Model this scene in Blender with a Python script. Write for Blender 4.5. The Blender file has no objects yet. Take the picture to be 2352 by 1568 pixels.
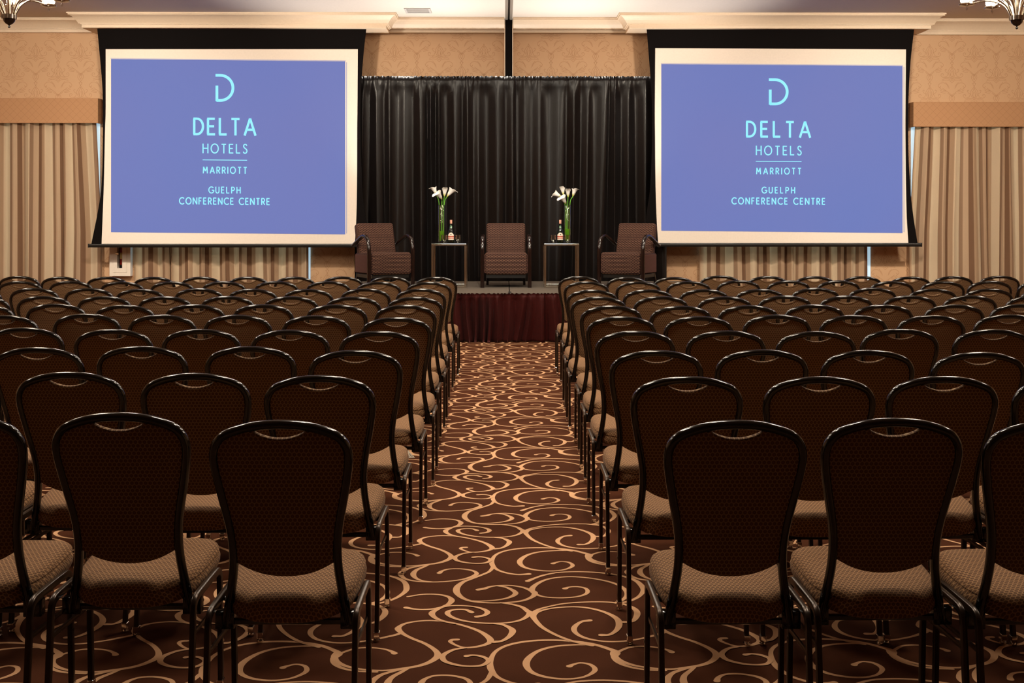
import bpy, bmesh, math, random
from mathutils import Vector, Matrix
R = random.Random(7)
sc = bpy.context.scene
COL = sc.collection
PI = math.pi
# ------------------------------------------------------------------ camera model
F, YH, HC = 2613.0, 498.0, 1.485
AY = math.atan(18 / F)
FW = Vector((math.sin(AY), math.cos(AY), 0)); RT = Vector((math.cos(AY), -math.sin(AY), 0))
def ray(px, py): return FW + RT * ((px - 1176) / F) + Vector((0, 0, (YH - py) / F))
def atY(px, py, Y):
    d = ray(px, py); return Vector((0, 0, HC)) + d * (Y / d.y)
def atZ(px, py, Z):
    d = ray(px, py); return Vector((0, 0, HC)) + d * ((Z - HC) / d.z)
cam = bpy.data.cameras.new('camera'); co = bpy.data.objects.new('camera', cam); COL.objects.link(co)
co.location = (0, 0, HC); co.rotation_euler = (PI / 2, 0, -AY)
cam.sensor_width = 36; cam.lens = F * 36 / 2352; cam.shift_y = -(784 - YH) / 2352; cam.clip_end = 200
sc.camera = co
# ------------------------------------------------------------------ object helpers
def link(name, me, mat=None, parent=None, loc=None):
    o = bpy.data.objects.new(name, me)
    if mat is not None and me is not None and hasattr(me, 'materials'):
        for m in (mat if isinstance(mat, (list, tuple)) else [mat]): me.materials.append(m)
    COL.objects.link(o)
    if parent is not None: o.parent = parent
    if loc is not None: o.location = loc
    return o
def obj(name, bm, mat, parent=None, smooth=True, loc=None, recalc=True):
    if recalc: bmesh.ops.recalc_face_normals(bm, faces=bm.faces[:])
    me = bpy.data.meshes.new(name); bm.to_mesh(me); bm.free()
    if smooth is True: me.polygons.foreach_set('use_smooth', [True] * len(me.polygons))
    o = link(name, me, mat, parent, loc)
    if smooth is True:
        try: me.set_sharp_from_angle(angle=math.radians(38))
        except Exception: pass
    return o
def empty(name, loc=(0, 0, 0), rz=0):
    o = bpy.data.objects.new(name, None); COL.objects.link(o); o.location = loc; o.rotation_euler = (0, 0, rz)
    o.empty_display_size = .05
    return o
def tag(o, label=None, cat=None, group=None, kind=None):
    for k, v in (('label', label), ('category', cat), ('group', group), ('kind', kind)):
        if v: o[k] = v
    return o
def box(bm, x0, x1, y0, y1, z0, z1, bev=0, seg=2):
    r = bmesh.ops.create_cube(bm, size=1)
    vs = r['verts']
    for v in vs:
        v.co = Vector(((x0 + x1) / 2 + v.co.x * (x1 - x0), (y0 + y1) / 2 + v.co.y * (y1 - y0), (z0 + z1) / 2 + v.co.z * (z1 - z0)))
    if bev:
        es = list({e for v in vs for e in v.link_edges})
        bmesh.ops.bevel(bm, geom=es, offset=bev, segments=seg, affect='EDGES', profile=.5, clamp_overlap=True)
def catmull(pts, n=6, closed=False):
    P = [tuple(p) for p in pts]; out = []; N = len(P)
    rng = range(N) if closed else range(N - 1)
    for i in rng:
        if closed: p0, p1, p2, p3 = P[i - 1], P[i], P[(i + 1) % N], P[(i + 2) % N]
        else:
            p1, p2 = P[i], P[i + 1]
            p0 = P[i - 1] if i else tuple(2 * a - b for a, b in zip(p1, p2))
            p3 = P[i + 2] if i + 2 < N else tuple(2 * b - a for a, b in zip(p1, p2))
        for k in range(n):
            t = k / n
            out.append(tuple(.5 * (2 * b + (c - a) * t + (2 * a - 5 * b + 4 * c - d) * t * t + (3 * b - a - 3 * c + d) * t ** 3) for a, b, c, d in zip(p0, p1, p2, p3)))
    if not closed: out.append(P[-1])
    return out
def sweep(bm, pts, rx, ry, up=(0, 0, 1), n=12, sq=2.0, closed=False, caps=True, radii=None):
    """sweep a superellipse section (rx sideways, ry along up) along pts"""
    P = [Vector(p) for p in pts]; N = len(P); rings = []; up0 = Vector(up)
    for i, p in enumerate(P):
        if closed: t = P[(i + 1) % N] - P[i - 1]
        else: t = P[min(i + 1, N - 1)] - P[max(i - 1, 0)]
        t.normalize(); s = t.cross(up0)
        if s.length < 1e-4: s = t.cross(Vector((1, 0, 0)))
        s.normalize(); u = s.cross(t).normalized(); k = radii[i] if radii else 1
        ring = []
        for j in range(n):
            a = 2 * PI * j / n + (PI / n if sq > 3 else 0); c, q = math.cos(a), math.sin(a)
            e = 2 / sq
            x = math.copysign(abs(c) ** e, c) * rx * k; y = math.copysign(abs(q) ** e, q) * ry * k
            ring.append(bm.verts.new(p + s * x + u * y))
        rings.append(ring)
    for i in range(N if closed else N - 1):
        a, b = rings[i], rings[(i + 1) % N]
        for j in range(n): bm.faces.new((a[j], a[(j + 1) % n], b[(j + 1) % n], b[j]))
    if caps and not closed:
        bm.faces.new(rings[0][::-1]); bm.faces.new(rings[-1])
def lathe(bm, prof, n=24, cx=0, cy=0, cz=0, cap0=True, cap1=True):
    rings = []
    for r, z in prof:
        rings.append([bm.verts.new((cx + r * math.cos(2 * PI * j / n), cy + r * math.sin(2 * PI * j / n), cz + z)) for j in range(n)])
    for a, b in zip(rings, rings[1:]):
        for j in range(n): bm.faces.new((a[j], a[(j + 1) % n], b[(j + 1) % n], b[j]))
    if cap0: bm.faces.new(rings[0][::-1])
    if cap1: bm.faces.new(rings[-1])
def ribbon(V, Fc, pts, widths, mapf, zoff=0, mi=None, mlist=None):
    """flat ribbon in 2D; mapf maps (x,y) to 3D tuple"""
    n = len(pts); base = len(V)
    for i in range(n):
        x, y = pts[i]
        ax, ay = pts[max(i - 1, 0)]; bx, by = pts[min(i + 1, n - 1)]
        d1x, d1y = x - ax, y - ay; d2x, d2y = bx - x, by - y
        l1, l2 = math.hypot(d1x, d1y), math.hypot(d2x, d2y)
        if l1 > 1e-9: d1x, d1y = d1x / l1, d1y / l1
        if l2 > 1e-9: d2x, d2y = d2x / l2, d2y / l2
        if l1 <= 1e-9: d1x, d1y = d2x, d2y
        if l2 <= 1e-9: d2x, d2y = d1x, d1y
        tx, ty = d1x + d2x, d1y + d2y; l = math.hypot(tx, ty) or 1
        tx, ty = tx / l, ty / l
        m = max(.5, tx * d1x + ty * d1y); w = widths[i] / 2 / m
        V.append(mapf(x - ty * w, y + tx * w)); V.append(mapf(x + ty * w, y - tx * w))
    for i in range(n - 1):
        a = base + 2 * i; Fc.append((a, a + 1, a + 3, a + 2))
def mesh_from(name, V, Fc):
    me = bpy.data.meshes.new(name); me.from_pydata([tuple(v) for v in V], [], Fc); me.update(); return me
# ------------------------------------------------------------------ materials
def lin(c):
    return tuple(((x / 255) / 12.92 if x / 255 <= .04045 else ((x / 255 + .055) / 1.055) ** 2.4) for x in c) + (1,)
class NT:
    def __init__(s, name):
        s.m = bpy.data.materials.new(name); s.m.use_nodes = True; s.t = s.m.node_tree; s.b = s.t.nodes['Principled BSDF']
    def n(s, typ, **kw):
        nd = s.t.nodes.new(typ)
        for k, v in kw.items(): setattr(nd, k, v)
        return nd
    def l(s, a, b): s.t.links.new(a, b)
    def put(s, sock, v):
        if hasattr(v, 'is_linked') or hasattr(v, 'links'): s.l(v, sock)
        else: sock.default_value = v
    def math(s, op, a, b=0.0, c=None, clamp=False):
        nd = s.n('ShaderNodeMath', operation=op); nd.use_clamp = clamp
        s.put(nd.inputs[0], a); s.put(nd.inputs[1], b)
        if c is not None: s.put(nd.inputs[2], c)
        return nd.outputs[0]
    def mix(s, f, a, b):
        nd = s.n('ShaderNodeMix', data_type='RGBA'); s.put(nd.inputs[0], f); s.put(nd.inputs[6], a); s.put(nd.inputs[7], b); return nd.outputs[2]
    def noise(s, scale, detail=3, vec=None):
        nd = s.n('ShaderNodeTexNoise'); nd.inputs['Scale'].default_value = scale; nd.inputs['Detail'].default_value = detail
        if vec is not None: s.l(vec, nd.inputs['Vector'])
        return nd.outputs[0]
    def obj(s): return s.n('ShaderNodeTexCoord').outputs['Object']
    def sep(s, v):
        nd = s.n('ShaderNodeSeparateXYZ'); s.l(v, nd.inputs[0]); return nd.outputs
    def bump(s, h, st=.3, dist=.002):
        nd = s.n('ShaderNodeBump'); nd.inputs['Strength'].default_value = st; nd.inputs['Distance'].default_value = dist
        s.l(h, nd.inputs['Height']); s.l(nd.outputs[0], s.b.inputs['Normal'])
    def set(s, **kw):
        for k, v in kw.items():
            s.put(s.b.inputs[{'color': 'Base Color', 'rough': 'Roughness', 'metal': 'Metallic', 'spec': 'Specular IOR Level', 'trans': 'Transmission Weight', 'ior': 'IOR', 'emit': 'Emission Color', 'estr': 'Emission Strength', 'sheen': 'Sheen Weight', 'coat': 'Coat Weight', 'srough': 'Sheen Roughness', 'sub': 'Subsurface Weight'}[k]], v)
        return s
def plain(name, rgb, rough=.5, **kw):
    t = NT(name); c = lin(rgb)
    nz = t.noise(40, 3, t.obj())
    t.set(color=t.mix(nz, tuple(x * .94 for x in c[:3]) + (1,), tuple(min(1, x * 1.05) for x in c[:3]) + (1,)), rough=rough, **kw)
    return t.m
def ring_fabric(name, seat):
    t = NT(name); x, y, z = t.sep(t.obj())
    u = x; v = t.math('ADD', y, z) if seat else z
    P = .0130; h = P * math.sqrt(3)
    def cell(ou, ov):
        a = t.math('SUBTRACT', t.math('FLOORED_MODULO', t.math('ADD', u, ou), P), P / 2)
        b = t.math('SUBTRACT', t.math('FLOORED_MODULO', t.math('ADD', v, ov), h), h / 2)
        a, b = t.math('DIVIDE', a, P), t.math('DIVIDE', b, P)
        r = t.math('SQRT', t.math('ADD', t.math('MULTIPLY', a, a), t.math('MULTIPLY', b, b)))
        A, B = t.math('ABSOLUTE', a), t.math('ABSOLUTE', b)
        hx = t.math('MAXIMUM', A, t.math('ADD', t.math('MULTIPLY', A, .5), t.math('MULTIPLY', B, .866)))
        return r, hx
    r1, h1 = cell(0, 0); r2, h2 = cell(P / 2, h / 2)
    r = t.math('MINIMUM', r1, r2); hx = t.math('MINIMUM', h1, h2)
    edge = t.math('SMOOTH_MAX', t.math('MULTIPLY', t.math('SUBTRACT', hx, .39), 13, clamp=True), 0, .01)
    ring = t.math('SUBTRACT', 1, t.math('MULTIPLY', t.math('ABSOLUTE', t.math('SUBTRACT', r, .22)), 11), clamp=True)
    nz = t.noise(900, 2, t.obj())
    base = t.mix(ring, lin((118, 85, 57)), lin((64, 38, 27) if seat else (58, 40, 31)))
    c = t.mix(edge, base, lin((175, 134, 94) if seat else (162, 134, 100)))
    c = t.mix(t.math('MULTIPLY', nz, .35), c, lin((60, 40, 28)))
    t.set(color=c, rough=.85, spec=.15, sheen=.05)
    t.bump(t.math('ADD', edge, t.math('MULTIPLY', nz, .6)), .25, .0008)
    return t.m
M = {}
M['back_fab'] = ring_fabric('chair_back_fabric', False)
M['seat_fab'] = ring_fabric('chair_seat_fabric', True)
M['black_metal'] = plain('black_lacquered_metal', (11, 9, 8), .13, spec=.6)
t = NT('bronze_leg_metal'); nz = t.noise(25, 3, t.obj()); t.set(color=t.mix(nz, lin((40, 28, 20)), lin((62, 46, 34))), rough=.3, metal=.6); M['leg'] = t.m
t = NT('chrome'); t.set(color=(.62, .57, .5, 1), rough=t.math('ADD', t.math('MULTIPLY', t.noise(60, 2, t.obj()), .08), .1), metal=1.0); M['chrome'] = t.m
def carpet(name, c1, c2):
    t = NT(name); v = t.obj(); a = t.noise(700, 2, v); b = t.noise(7, 3, v)
    t.set(color=t.mix(t.math('MULTIPLY_ADD', a, .6, t.math('MULTIPLY', b, .4)), lin(c1), lin(c2)), rough=.95, spec=.05)
    t.bump(a, .5, .003); return t.m
M['carpet'] = carpet('carpet_brown', (56, 29, 17), (85, 48, 30))
M['swirl'] = carpet('carpet_tan', (184, 138, 102), (220, 174, 134))
t = NT('wallpaper'); v = t.obj(); t.set(color=t.mix(t.noise(500, 2, v), lin((194, 154, 118)), lin((208, 170, 134))), rough=.6, spec=.25); M['paper'] = t.m
M['paper_line'] = plain('wallpaper_line', (174, 131, 95), .6, spec=.2)
M['cream'] = plain('cream_trim_paint', (226, 204, 178), .45)
M['ceil'] = plain('ceiling_paint', (222, 212, 202), .8)
M['white'] = plain('white_enamel', (232, 220, 206), .4)
M['screen'] = plain('screen_white', (236, 224, 212), .8, spec=.1)
M['mask'] = plain('screen_black_cloth', (12, 8, 8), .85, spec=.1)
M['black'] = plain('black_plastic', (16, 14, 13), .35)
def drape_mat():
    t = NT('striped_drape'); uv = t.n('ShaderNodeUVMap').outputs[0]; u, v, w = t.sep(uv)
    m = t.math('DIVIDE', t.math('FLOORED_MODULO', u, .40), .40)
    cr = t.n('ShaderNodeValToRGB'); t.l(m, cr.inputs[0]); el = cr.color_ramp; el.interpolation = 'CONSTANT'
    st = [(0, (246, 218, 186)), (.30, (186, 150, 122)), (.44, (230, 196, 164)), (.64, (158, 120, 94)), (.82, (214, 178, 146))]
    while len(el.elements) < len(st): el.elements.new(.5)
    for e, (p, c) in zip(el.elements, st): e.position = p; e.color = lin(c)
    nz = t.noise(350, 2, t.obj())
    t.set(color=t.mix(t.math('MULTIPLY', nz, .25), cr.outputs[0], lin((150, 120, 95))), rough=.8, spec=.15, sheen=.05); t.bump(nz, .15, .001)
    return t.m
M['drape'] = drape_mat()
t = NT('black_satin'); v = t.obj(); nz = t.noise(30, 4, v); t.set(color=t.mix(nz, lin((13, 7, 6)), lin((22, 13, 12))), rough=.34, spec=.7, sheen=.06); t.bump(t.noise(55, 4, v), .12, .006); M['satin'] = t.m
t = NT('maroon_velvet'); v = t.obj(); t.set(color=t.mix(t.noise(60, 3, v), lin((54, 8, 6)), lin((90, 16, 10))), rough=.6, sheen=.08, spec=.3); M['maroon'] = t.m
M['deck'] = carpet('stage_deck_carpet', (84, 76, 68), (116, 106, 96))
def quilt():
    t = NT('quilted_valance'); x, y, z = t.sep(t.obj()); s = .105
    a = t.math('ABSOLUTE', t.math('SUBTRACT', t.math('FLOORED_MODULO', t.math('DIVIDE', t.math('ADD', x, z), s), 1), .5))
    b = t.math('ABSOLUTE', t.math('SUBTRACT', t.math('FLOORED_MODULO', t.math('DIVIDE', t.math('SUBTRACT', x, z), s), 1), .5))
    k = t.math('MULTIPLY', t.math('SUBTRACT', t.math('MAXIMUM', a, b), .465), 28, clamp=True)
    nz = t.noise(400, 2, t.obj())
    c = t.mix(nz, lin((176, 130, 94)), lin((188, 144, 106)))
    t.set(color=t.mix(t.math('MULTIPLY', k, .45), c, lin((120, 78, 46))), rough=.7, spec=.2); t.bump(t.math('MULTIPLY', k, -1), .3, .003)
    return t.m
M['quilt'] = quilt()
def weave():
    t = NT('armchair_weave'); x, y, z = t.sep(t.obj()); W, H = .044, .0165
    v = t.math('DIVIDE', t.math('ADD', z, t.math('MULTIPLY', y, .6)), H); row = t.math('FLOOR', v)
    off = t.math('MULTIPLY', t.math('FLOORED_MODULO', row, 2), .5)
    fu = t.math('SUBTRACT', t.math('FLOORED_MODULO', t.math('ADD', t.math('DIVIDE', x, W), off), 1), .5)
    fv = t.math('SUBTRACT', t.math('SUBTRACT', v, row), .5)
    r = t.math('SQRT', t.math('ADD', t.math('POWER', t.math('MULTIPLY', fu, 1.8), 2), t.math('POWER', t.math('MULTIPLY', fv, 3.2), 2)))
    k = t.math('MULTIPLY', t.math('SUBTRACT', .95, r), 3.2, clamp=True)
    c = t.mix(k, lin((34, 14, 13)), lin((118, 86, 70)))
    t.set(color=c, rough=.8, spec=.2); t.bump(k, .3, .003)
    return t.m
M['weave'] = weave()
def ribbed():
    t = NT('armchair_side_rib'); x, y, z = t.sep(t.obj())
    k = t.math('ABSOLUTE', t.math('SUBTRACT', t.math('FLOORED_MODULO', t.math('DIVIDE', t.math('ADD', y, t.math('MULTIPLY', z, .25)), .016), 1), .5))
    t.set(color=t.mix(t.math('MULTIPLY', k, 2), lin((70, 44, 40)), lin((118, 84, 74))), rough=.85, spec=.15); t.bump(k, .3, .002)
    return t.m
M['rib'] = ribbed()
t = NT('dark_wood_lacquer'); v = t.obj(); t.set(color=t.mix(t.noise(20, 3, v), lin((16, 8, 7)), lin((30, 13, 10))), rough=.16, spec=.6); M['wood'] = t.m
t = NT('black_glass'); t.set(color=t.mix(t.noise(3, 2, t.obj()), (.004, .004, .005, 1), (.008, .008, .009, 1)), rough=.12, spec=.35); M['bglass'] = t.m
def glass(name, col, gloss=.09, ior=1.45):
    t = NT(name); t.t.nodes.remove(t.b)
    tr = t.n('ShaderNodeBsdfTransparent'); tr.inputs[0].default_value = col
    gl = t.n('ShaderNodeBsdfGlossy'); gl.inputs['Roughness'].default_value = .04; gl.inputs[0].default_value = (1, .98, .95, 1)
    fr = t.n('ShaderNodeFresnel'); fr.inputs[0].default_value = ior
    mx = t.n('ShaderNodeMixShader'); t.l(t.math('ADD', t.math('MULTIPLY', fr.outputs[0], .8), t.math('MULTIPLY', t.noise(8, 1, t.obj()), gloss)), mx.inputs[0]); t.l(tr.outputs[0], mx.inputs[1]); t.l(gl.outputs[0], mx.inputs[2])
    t.l(mx.outputs[0], t.t.nodes['Material Output'].inputs[0]); return t.m
M['glass'] = glass('clear_glass', (.98, .99, .98, 1)); t = NT('stem_tinted_water'); t.t.nodes.remove(t.b)
tr = t.n('ShaderNodeBsdfTransparent'); tr.inputs[0].default_value = (.78, .97, .5, 1); df = t.n('ShaderNodeBsdfTranslucent'); df.inputs[0].default_value = lin((160, 225, 50)); d2 = t.n('ShaderNodeBsdfDiffuse'); d2.inputs[0].default_value = lin((150, 215, 45))  # green painted into the water in place of the stems' refraction
ad = t.n('ShaderNodeMixShader'); t.l(df.outputs[0], ad.inputs[1]); t.l(d2.outputs[0], ad.inputs[2]); mx = t.n('ShaderNodeMixShader'); t.l(t.math('MULTIPLY_ADD', t.noise(30, 2, t.obj()), .1, .5), mx.inputs[0]); t.l(tr.outputs[0], mx.inputs[1]); t.l(ad.outputs[0], mx.inputs[2]); t.l(mx.outputs[0], t.t.nodes['Material Output'].inputs[0])
M['water'] = t.m
M['gglass'] = glass('green_glass', (.12, .42, .18, 1))
M['stem'] = plain('lily_stem', (110, 184, 60), .5)
def spathe():
    t = NT('lily_white'); x, y, z = t.sep(t.obj())
    k = t.math('MULTIPLY', t.math('SUBTRACT', .045, z), 28, clamp=True)
    t.set(color=t.mix(k, lin((252, 249, 242)), lin((215, 214, 100))), rough=.5, sub=.0); return t.m
M['lily'] = spathe(); M['spadix'] = plain('lily_spadix', (228, 180, 50), .6)
M['label'] = plain('paper_label', (232, 220, 200), .6); M['redband'] = plain('label_red', (186, 84, 66), .6); M['foil'] = plain('pink_foil', (214, 158, 132), .35)
M['red'] = plain('extinguisher_red', (130, 16, 14), .3); M['brass'] = plain('brass_label', (200, 180, 110), .5); M['inside'] = plain('cabinet_inside', (28, 20, 18), .7)
t = NT('daylight_pane'); t.set(color=(.5, .6, .7, 1), rough=.3, emit=t.mix(t.noise(1.5, 2, t.obj()), (.42, .68, .85, 1), (.55, .8, .95, 1)), estr=.6); M['pane'] = t.m
t = NT('projected_blue'); nz = t.noise(.5, 1, t.obj()); t.set(color=(.03, .03, .03, 1), rough=.9, spec=.0, emit=t.mix(nz, lin((100, 121, 192)), lin((114, 121, 186))), estr=.86); M['blue'] = t.m
t = NT('projected_letters'); nz = t.noise(2, 1, t.obj()); t.set(color=(.1, .1, .1, 1), rough=.9, spec=.0, emit=t.mix(nz, lin((122, 226, 250)), lin((134, 236, 254))), estr=.92); M['letters'] = t.m
t = NT('projected_border'); nz = t.noise(2, 1, t.obj()); t.set(color=(.3, .3, .32, 1), rough=.9, spec=.0, emit=t.mix(nz, lin((150, 150, 186)), lin((160, 158, 190))), estr=.5); M['edge'] = t.m
t = NT('shade_glass_lit'); nz = t.noise(4, 1, t.obj()); t.set(color=(.9, .85, .75, 1), rough=.4, emit=t.mix(nz, (1, .86, .66, 1), (1, .9, .74, 1)), estr=3.0); M['shade'] = t.m
t = NT('bright_chrome'); t.set(color=(.9, .88, .85, 1), rough=t.math('MULTIPLY', t.noise(40, 1, t.obj()), .2), metal=1.0); M['chrome2'] = t.m
M['crystal'] = glass('crystal', (.95, .95, .95, 1), .3, 1.6)
M['vent'] = plain('vent_grey', (188, 186, 184), .5); M['alu'] = plain('aluminium_track', (178, 170, 160), .35, metal=.5)
# ------------------------------------------------------------------ room constants
WY = 16.42            # front wall plane
CZ = 4.318            # ceiling
XL, XR, YR = -9.2, 9.4, -9.0
# ------------------------------------------------------------------ floor with woven scroll pattern
def c1(x, y): p = atZ(860 + x / 3.7935, 1160 + y / 3.7935, 0); return (p.x, p.y)
def cpx(px, py): p = atZ(px, py, 0); return (p.x, p.y)
T, W_, FAT, BL = .0135, .017, .028, .026
STROKES = [
 # A big arm
 [(1345,600,BL),(1300,603,.02),(1240,604,W_),(1150,590,W_),(1070,562,W_),(1028,522,.026),(1026,478,.022),(1062,430,W_),(1150,396,W_),(1290,376,W_),(1450,371,W_),(1600,378,.018),(1720,392,.02),(1820,415,.022),(1880,436,FAT),(1862,458,FAT),(1885,486,.022),(1955,510,W_),(2060,525,T),(2200,530,T)],
 # B inner spiral
 [(1740,397,T),(1600,396,T),(1450,406,.016),(1335,434,.02),(1268,484,FAT),(1290,532,.022),(1385,562,W_),(1530,574,T),(1655,562,T),(1726,530,.02),(1700,501,W_),(1632,491,.012),(1580,500,.016),(1556,508,BL)],
 # T small curl at fat bend
 [(1880,436,.016),(1965,410,T),(2060,404,.012),(2160,411,.012),(2225,424,W_),(2252,434,BL)],
 # D long S
 [(-10,436,FAT),(-28,458,FAT),(-5,486,.022),(65,510,W_),(170,525,T),(300,531,T),(420,522,W_),(540,507,.02),(620,485,.024),(668,455,FAT),(650,425,.022),(580,390,.018),(490,362,W_),(425,336,.02),(392,312,FAT),(405,296,.02),(445,281,W_),(520,270,T),(620,266,T),(740,275,T),(860,298,W_),(960,328,.02),(1022,366,FAT),(1010,388,.022),(940,405,W_),(850,411,T),(790,398,T),(752,380,W_),(765,370,.02),(800,368,.02)],
 # E hook + stub to D
 [(1708,265,.024),(1645,274,W_),(1598,305,.024),(1612,336,.02),(1680,362,W_),(1800,378,T),(1930,377,T),(2060,362,T),(2130,349,W_),(2190,337,.018),(2212,330,.018)],
 # H outer and inner
 [(430,524,T),(370,535,W_),(290,555,.02),(232,590,FAT),(240,622,.022),(290,650,W_),(400,667,T),(550,670,T),(700,658,T),(800,640,.018),(872,614,.024),(890,592,.02),(850,570,W_),(750,556,T),(650,558,T),(590,574,.018),(565,592,BL)],
 [(480,516,T),(430,538,.018),(365,567,.022),(338,602,FAT),(360,636,.02),(420,660,T),(500,670,T)],
 # G crest
 [(1335,662,BL),(1400,636,W_),(1480,610,W_),(1600,588,T),(1750,581,T),(1900,585,T),(2030,597,W_),(2130,612,.018),(2210,632,.022),(2285,664,.024),(2332,710,FAT),(2342,748,.024),(2300,800,.018),(2210,840,W_),(2110,855,T)],
 # I loop
 [(2100,850,T),(2160,828,W_),(2200,785,.022),(2185,740,.022),(2125,697,.018),(2030,665,W_),(1900,640,T),(1755,626,T),(1620,629,T),(1500,649,W_),(1412,690,.022),(1372,735,FAT),(1400,773,.02),(1480,800,T),(1620,809,T),(1750,801,T),(1832,780,W_),(1858,754,.02),(1838,726,W_),(1770,712,T),(1700,715,T),(1660,728,BL)],
 # L fat scroll
 [(1035,540,.022),(1000,580,W_),(930,611,W_),(850,642,W_),(775,670,.022),(722,714,.03),(718,762,.03),(768,810,.022),(855,840,W_),(980,852,T),(1120,852,T),(1280,836,W_),(1372,802,.022),(1398,768,FAT),(1370,742,.022)],
 [(905,738,BL),(960,728,.024),(1010,712,W_),(1090,702,T),(1190,702,T),(1300,720,W_),(1372,750,.022)],
 [(1060,704,.01),(1150,718,W_),(1222,755,.024),(1222,782,.024),(1155,812,W_),(1050,830,T),(930,838,T),(840,836,T)],
 # N to X junction, trunk
 [(1100,852,T),(1200,866,W_),(1285,890,.02),(1335,925,.026),(1375,950,.032),(1392,990,.024),(1455,1060,.02),(1560,1122,W_),(1680,1172,W_),(1800,1205,W_),(1900,1226,W_)],
 # K and K2
 [(1378,945,.022),(1420,915,W_),(1500,890,T),(1650,860,T),(1850,846,T),(2020,846,T),(2120,857,W_),(2200,872,.018),(2270,908,.024),(2290,950,FAT),(2268,998,.022),(2232,1018,W_),(2172,1020,.022)],
 [(1385,965,.022),(1430,930,W_),(1550,900,T),(1740,888,T),(1890,903,W_),(2020,940,.02),(2110,990,.026),(2132,1040,FAT),(2110,1090,.022),(2050,1130,W_),(1975,1134,.024)],
 # F curl
 [(275,895,.024),(335,906,W_),(420,912,T),(520,905,W_),(620,880,.02),(672,838,FAT),(652,805,.02),(590,786,W_),(500,778,T),(400,782,T),(290,800,T)],
 # O spiral
 [(848,936,.024),(800,915,W_),(730,911,T),(662,921,.02),(636,942,.024),(662,971,.02),(740,1001,W_),(860,1023,T),(1000,1032,T),(1150,1028,T),(1270,1005,W_),(1332,970,.022),(1350,945,.024)],
 # P, Q
 [(650,862,.016),(565,902,.018),(502,940,FAT),(522,978,.022),(590,1010,W_),(700,1034,T)],
 [(545,905,T),(640,882,T),(750,878,T),(870,888,T),(955,911,.02),(985,938,.024),(955,963,.02),(890,975,.022)],
 # R hook
 [(1040,1034,T),(1120,1045,W_),(1185,1075,.024),(1204,1105,FAT),(1172,1150,.022),(1110,1186,W_),(1042,1195,.024)],
 # S small scroll
 [(795,1245,T),(690,1263,W_),(612,1300,.022),(592,1330,.024),(620,1366,.02),(720,1396,W_),(830,1407,T),(930,1400,W_),(985,1372,.02),(985,1345,.018),(930,1320,W_),(860,1311,T),(800,1318,.022)],
]
tile = []
for s in STROKES:
    q = [c1(x, y) + (w,) for x, y, w in s]
    q = catmull(q, 5)
    tile.append(([(a[0], a[1]) for a in q], [max(.008, a[2] * .88) for a in q]))
    # round ends
j0, j1 = Vector(c1(1020, 1380)), Vector(cpx(1135.5, 1042.4))
e2 = (j1 - j0) / 3.0
e1 = Vector((.945, 0)) ; ang = math.atan2(-e2.x, e2.y); e1.rotate(Matrix.Rotation(ang, 2))
V, Fc = [], []
V += [(XL, YR, 0), (XR, YR, 0), (XR, WY, 0), (XL, WY, 0)]; Fc.append((0, 1, 2, 3))
# base tessellation of one tile, then translate
tv, tf = [], []
for si, (pts, ws) in enumerate(tile):
    zz = .0008 + si * .00007
    ribbon(tv, tf, pts, ws, lambda x, y: (x, y, zz))
    for (x, y), w in ((pts[0], ws[0]), (pts[-1], ws[-1])):
        b = len(tv)
        tv += [(x + w / 2 * math.cos(k * PI / 5), y + w / 2 * math.sin(k * PI / 5), zz + .00003) for k in range(10)]
        tf.append(tuple(range(b, b + 10)))
mi = [0]
for i in range(-11, 12):
    for j in range(-4, 13):
        ox, oy = e1 * i + e2 * j
        cx, cy = .3 + ox, 4.8 + oy
        if cx < XL + .9 or cx > XR - .9 or cy < -1.5 or cy > 15.2: continue
        b = len(V)
        V += [(x + ox, y + oy, z) for x, y, z in tv]
        Fc += [tuple(b + k for k in f) for f in tf]; mi += [1] * len(tf)
me = mesh_from('floor', V, Fc); fl = link('floor', me, [M['carpet'], M['swirl']]); me.polygons.foreach_set('material_index', mi); fl['kind'] = 'structure'
# orient pattern faces upward
bm = bmesh.new(); bm.from_mesh(me)
for f in bm.faces:
    if f.normal.z < 0: f.normal_flip()
bm.to_mesh(me); bm.free()
# ------------------------------------------------------------------ walls, ceiling
MOT = [
 [(0,-100),(40,-130),(85,-135),(112,-128)], [(0,-75),(50,-110),(110,-115),(152,-98)], [(0,-45),(40,-82),(100,-92),(160,-75)],
 [(60,25),(82,-20),(130,-48),(182,-42),(214,-10),(212,14),(192,24),(178,14),(184,2)], [(45,45),(60,-5),(105,-60)],
 [(92,76),(150,62),(206,25)], [(88,96),(150,86),(196,60)], [(100,116),(150,109),(186,96)], [(0,155),(40,115),(100,72),(150,35)], [(0,175),(22,150),(70,112)],
 [(0,-112),(42,-160),(60,-222),(42,-262),(12,-300),(0,-332)], [(0,-130),(26,-178),(32,-222),(16,-252),(0,-300)], [(14,-140),(18,-190),(8,-235)],
 [(62,-200),(84,-152),(138,-135),(172,-158),(166,-190),(142,-192),(134,-176),(146,-166)], [(62,-200),(90,-215),(108,-245),(96,-262),(84,-250)],
 [(0,140),(36,165),(43,205),(20,245),(0,270)], [(0,152),(15,176),(15,202),(0,236)], [(0,270),(20,300),(0,328)], [(0,270),(12,285),(30,292)],
]
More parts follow.
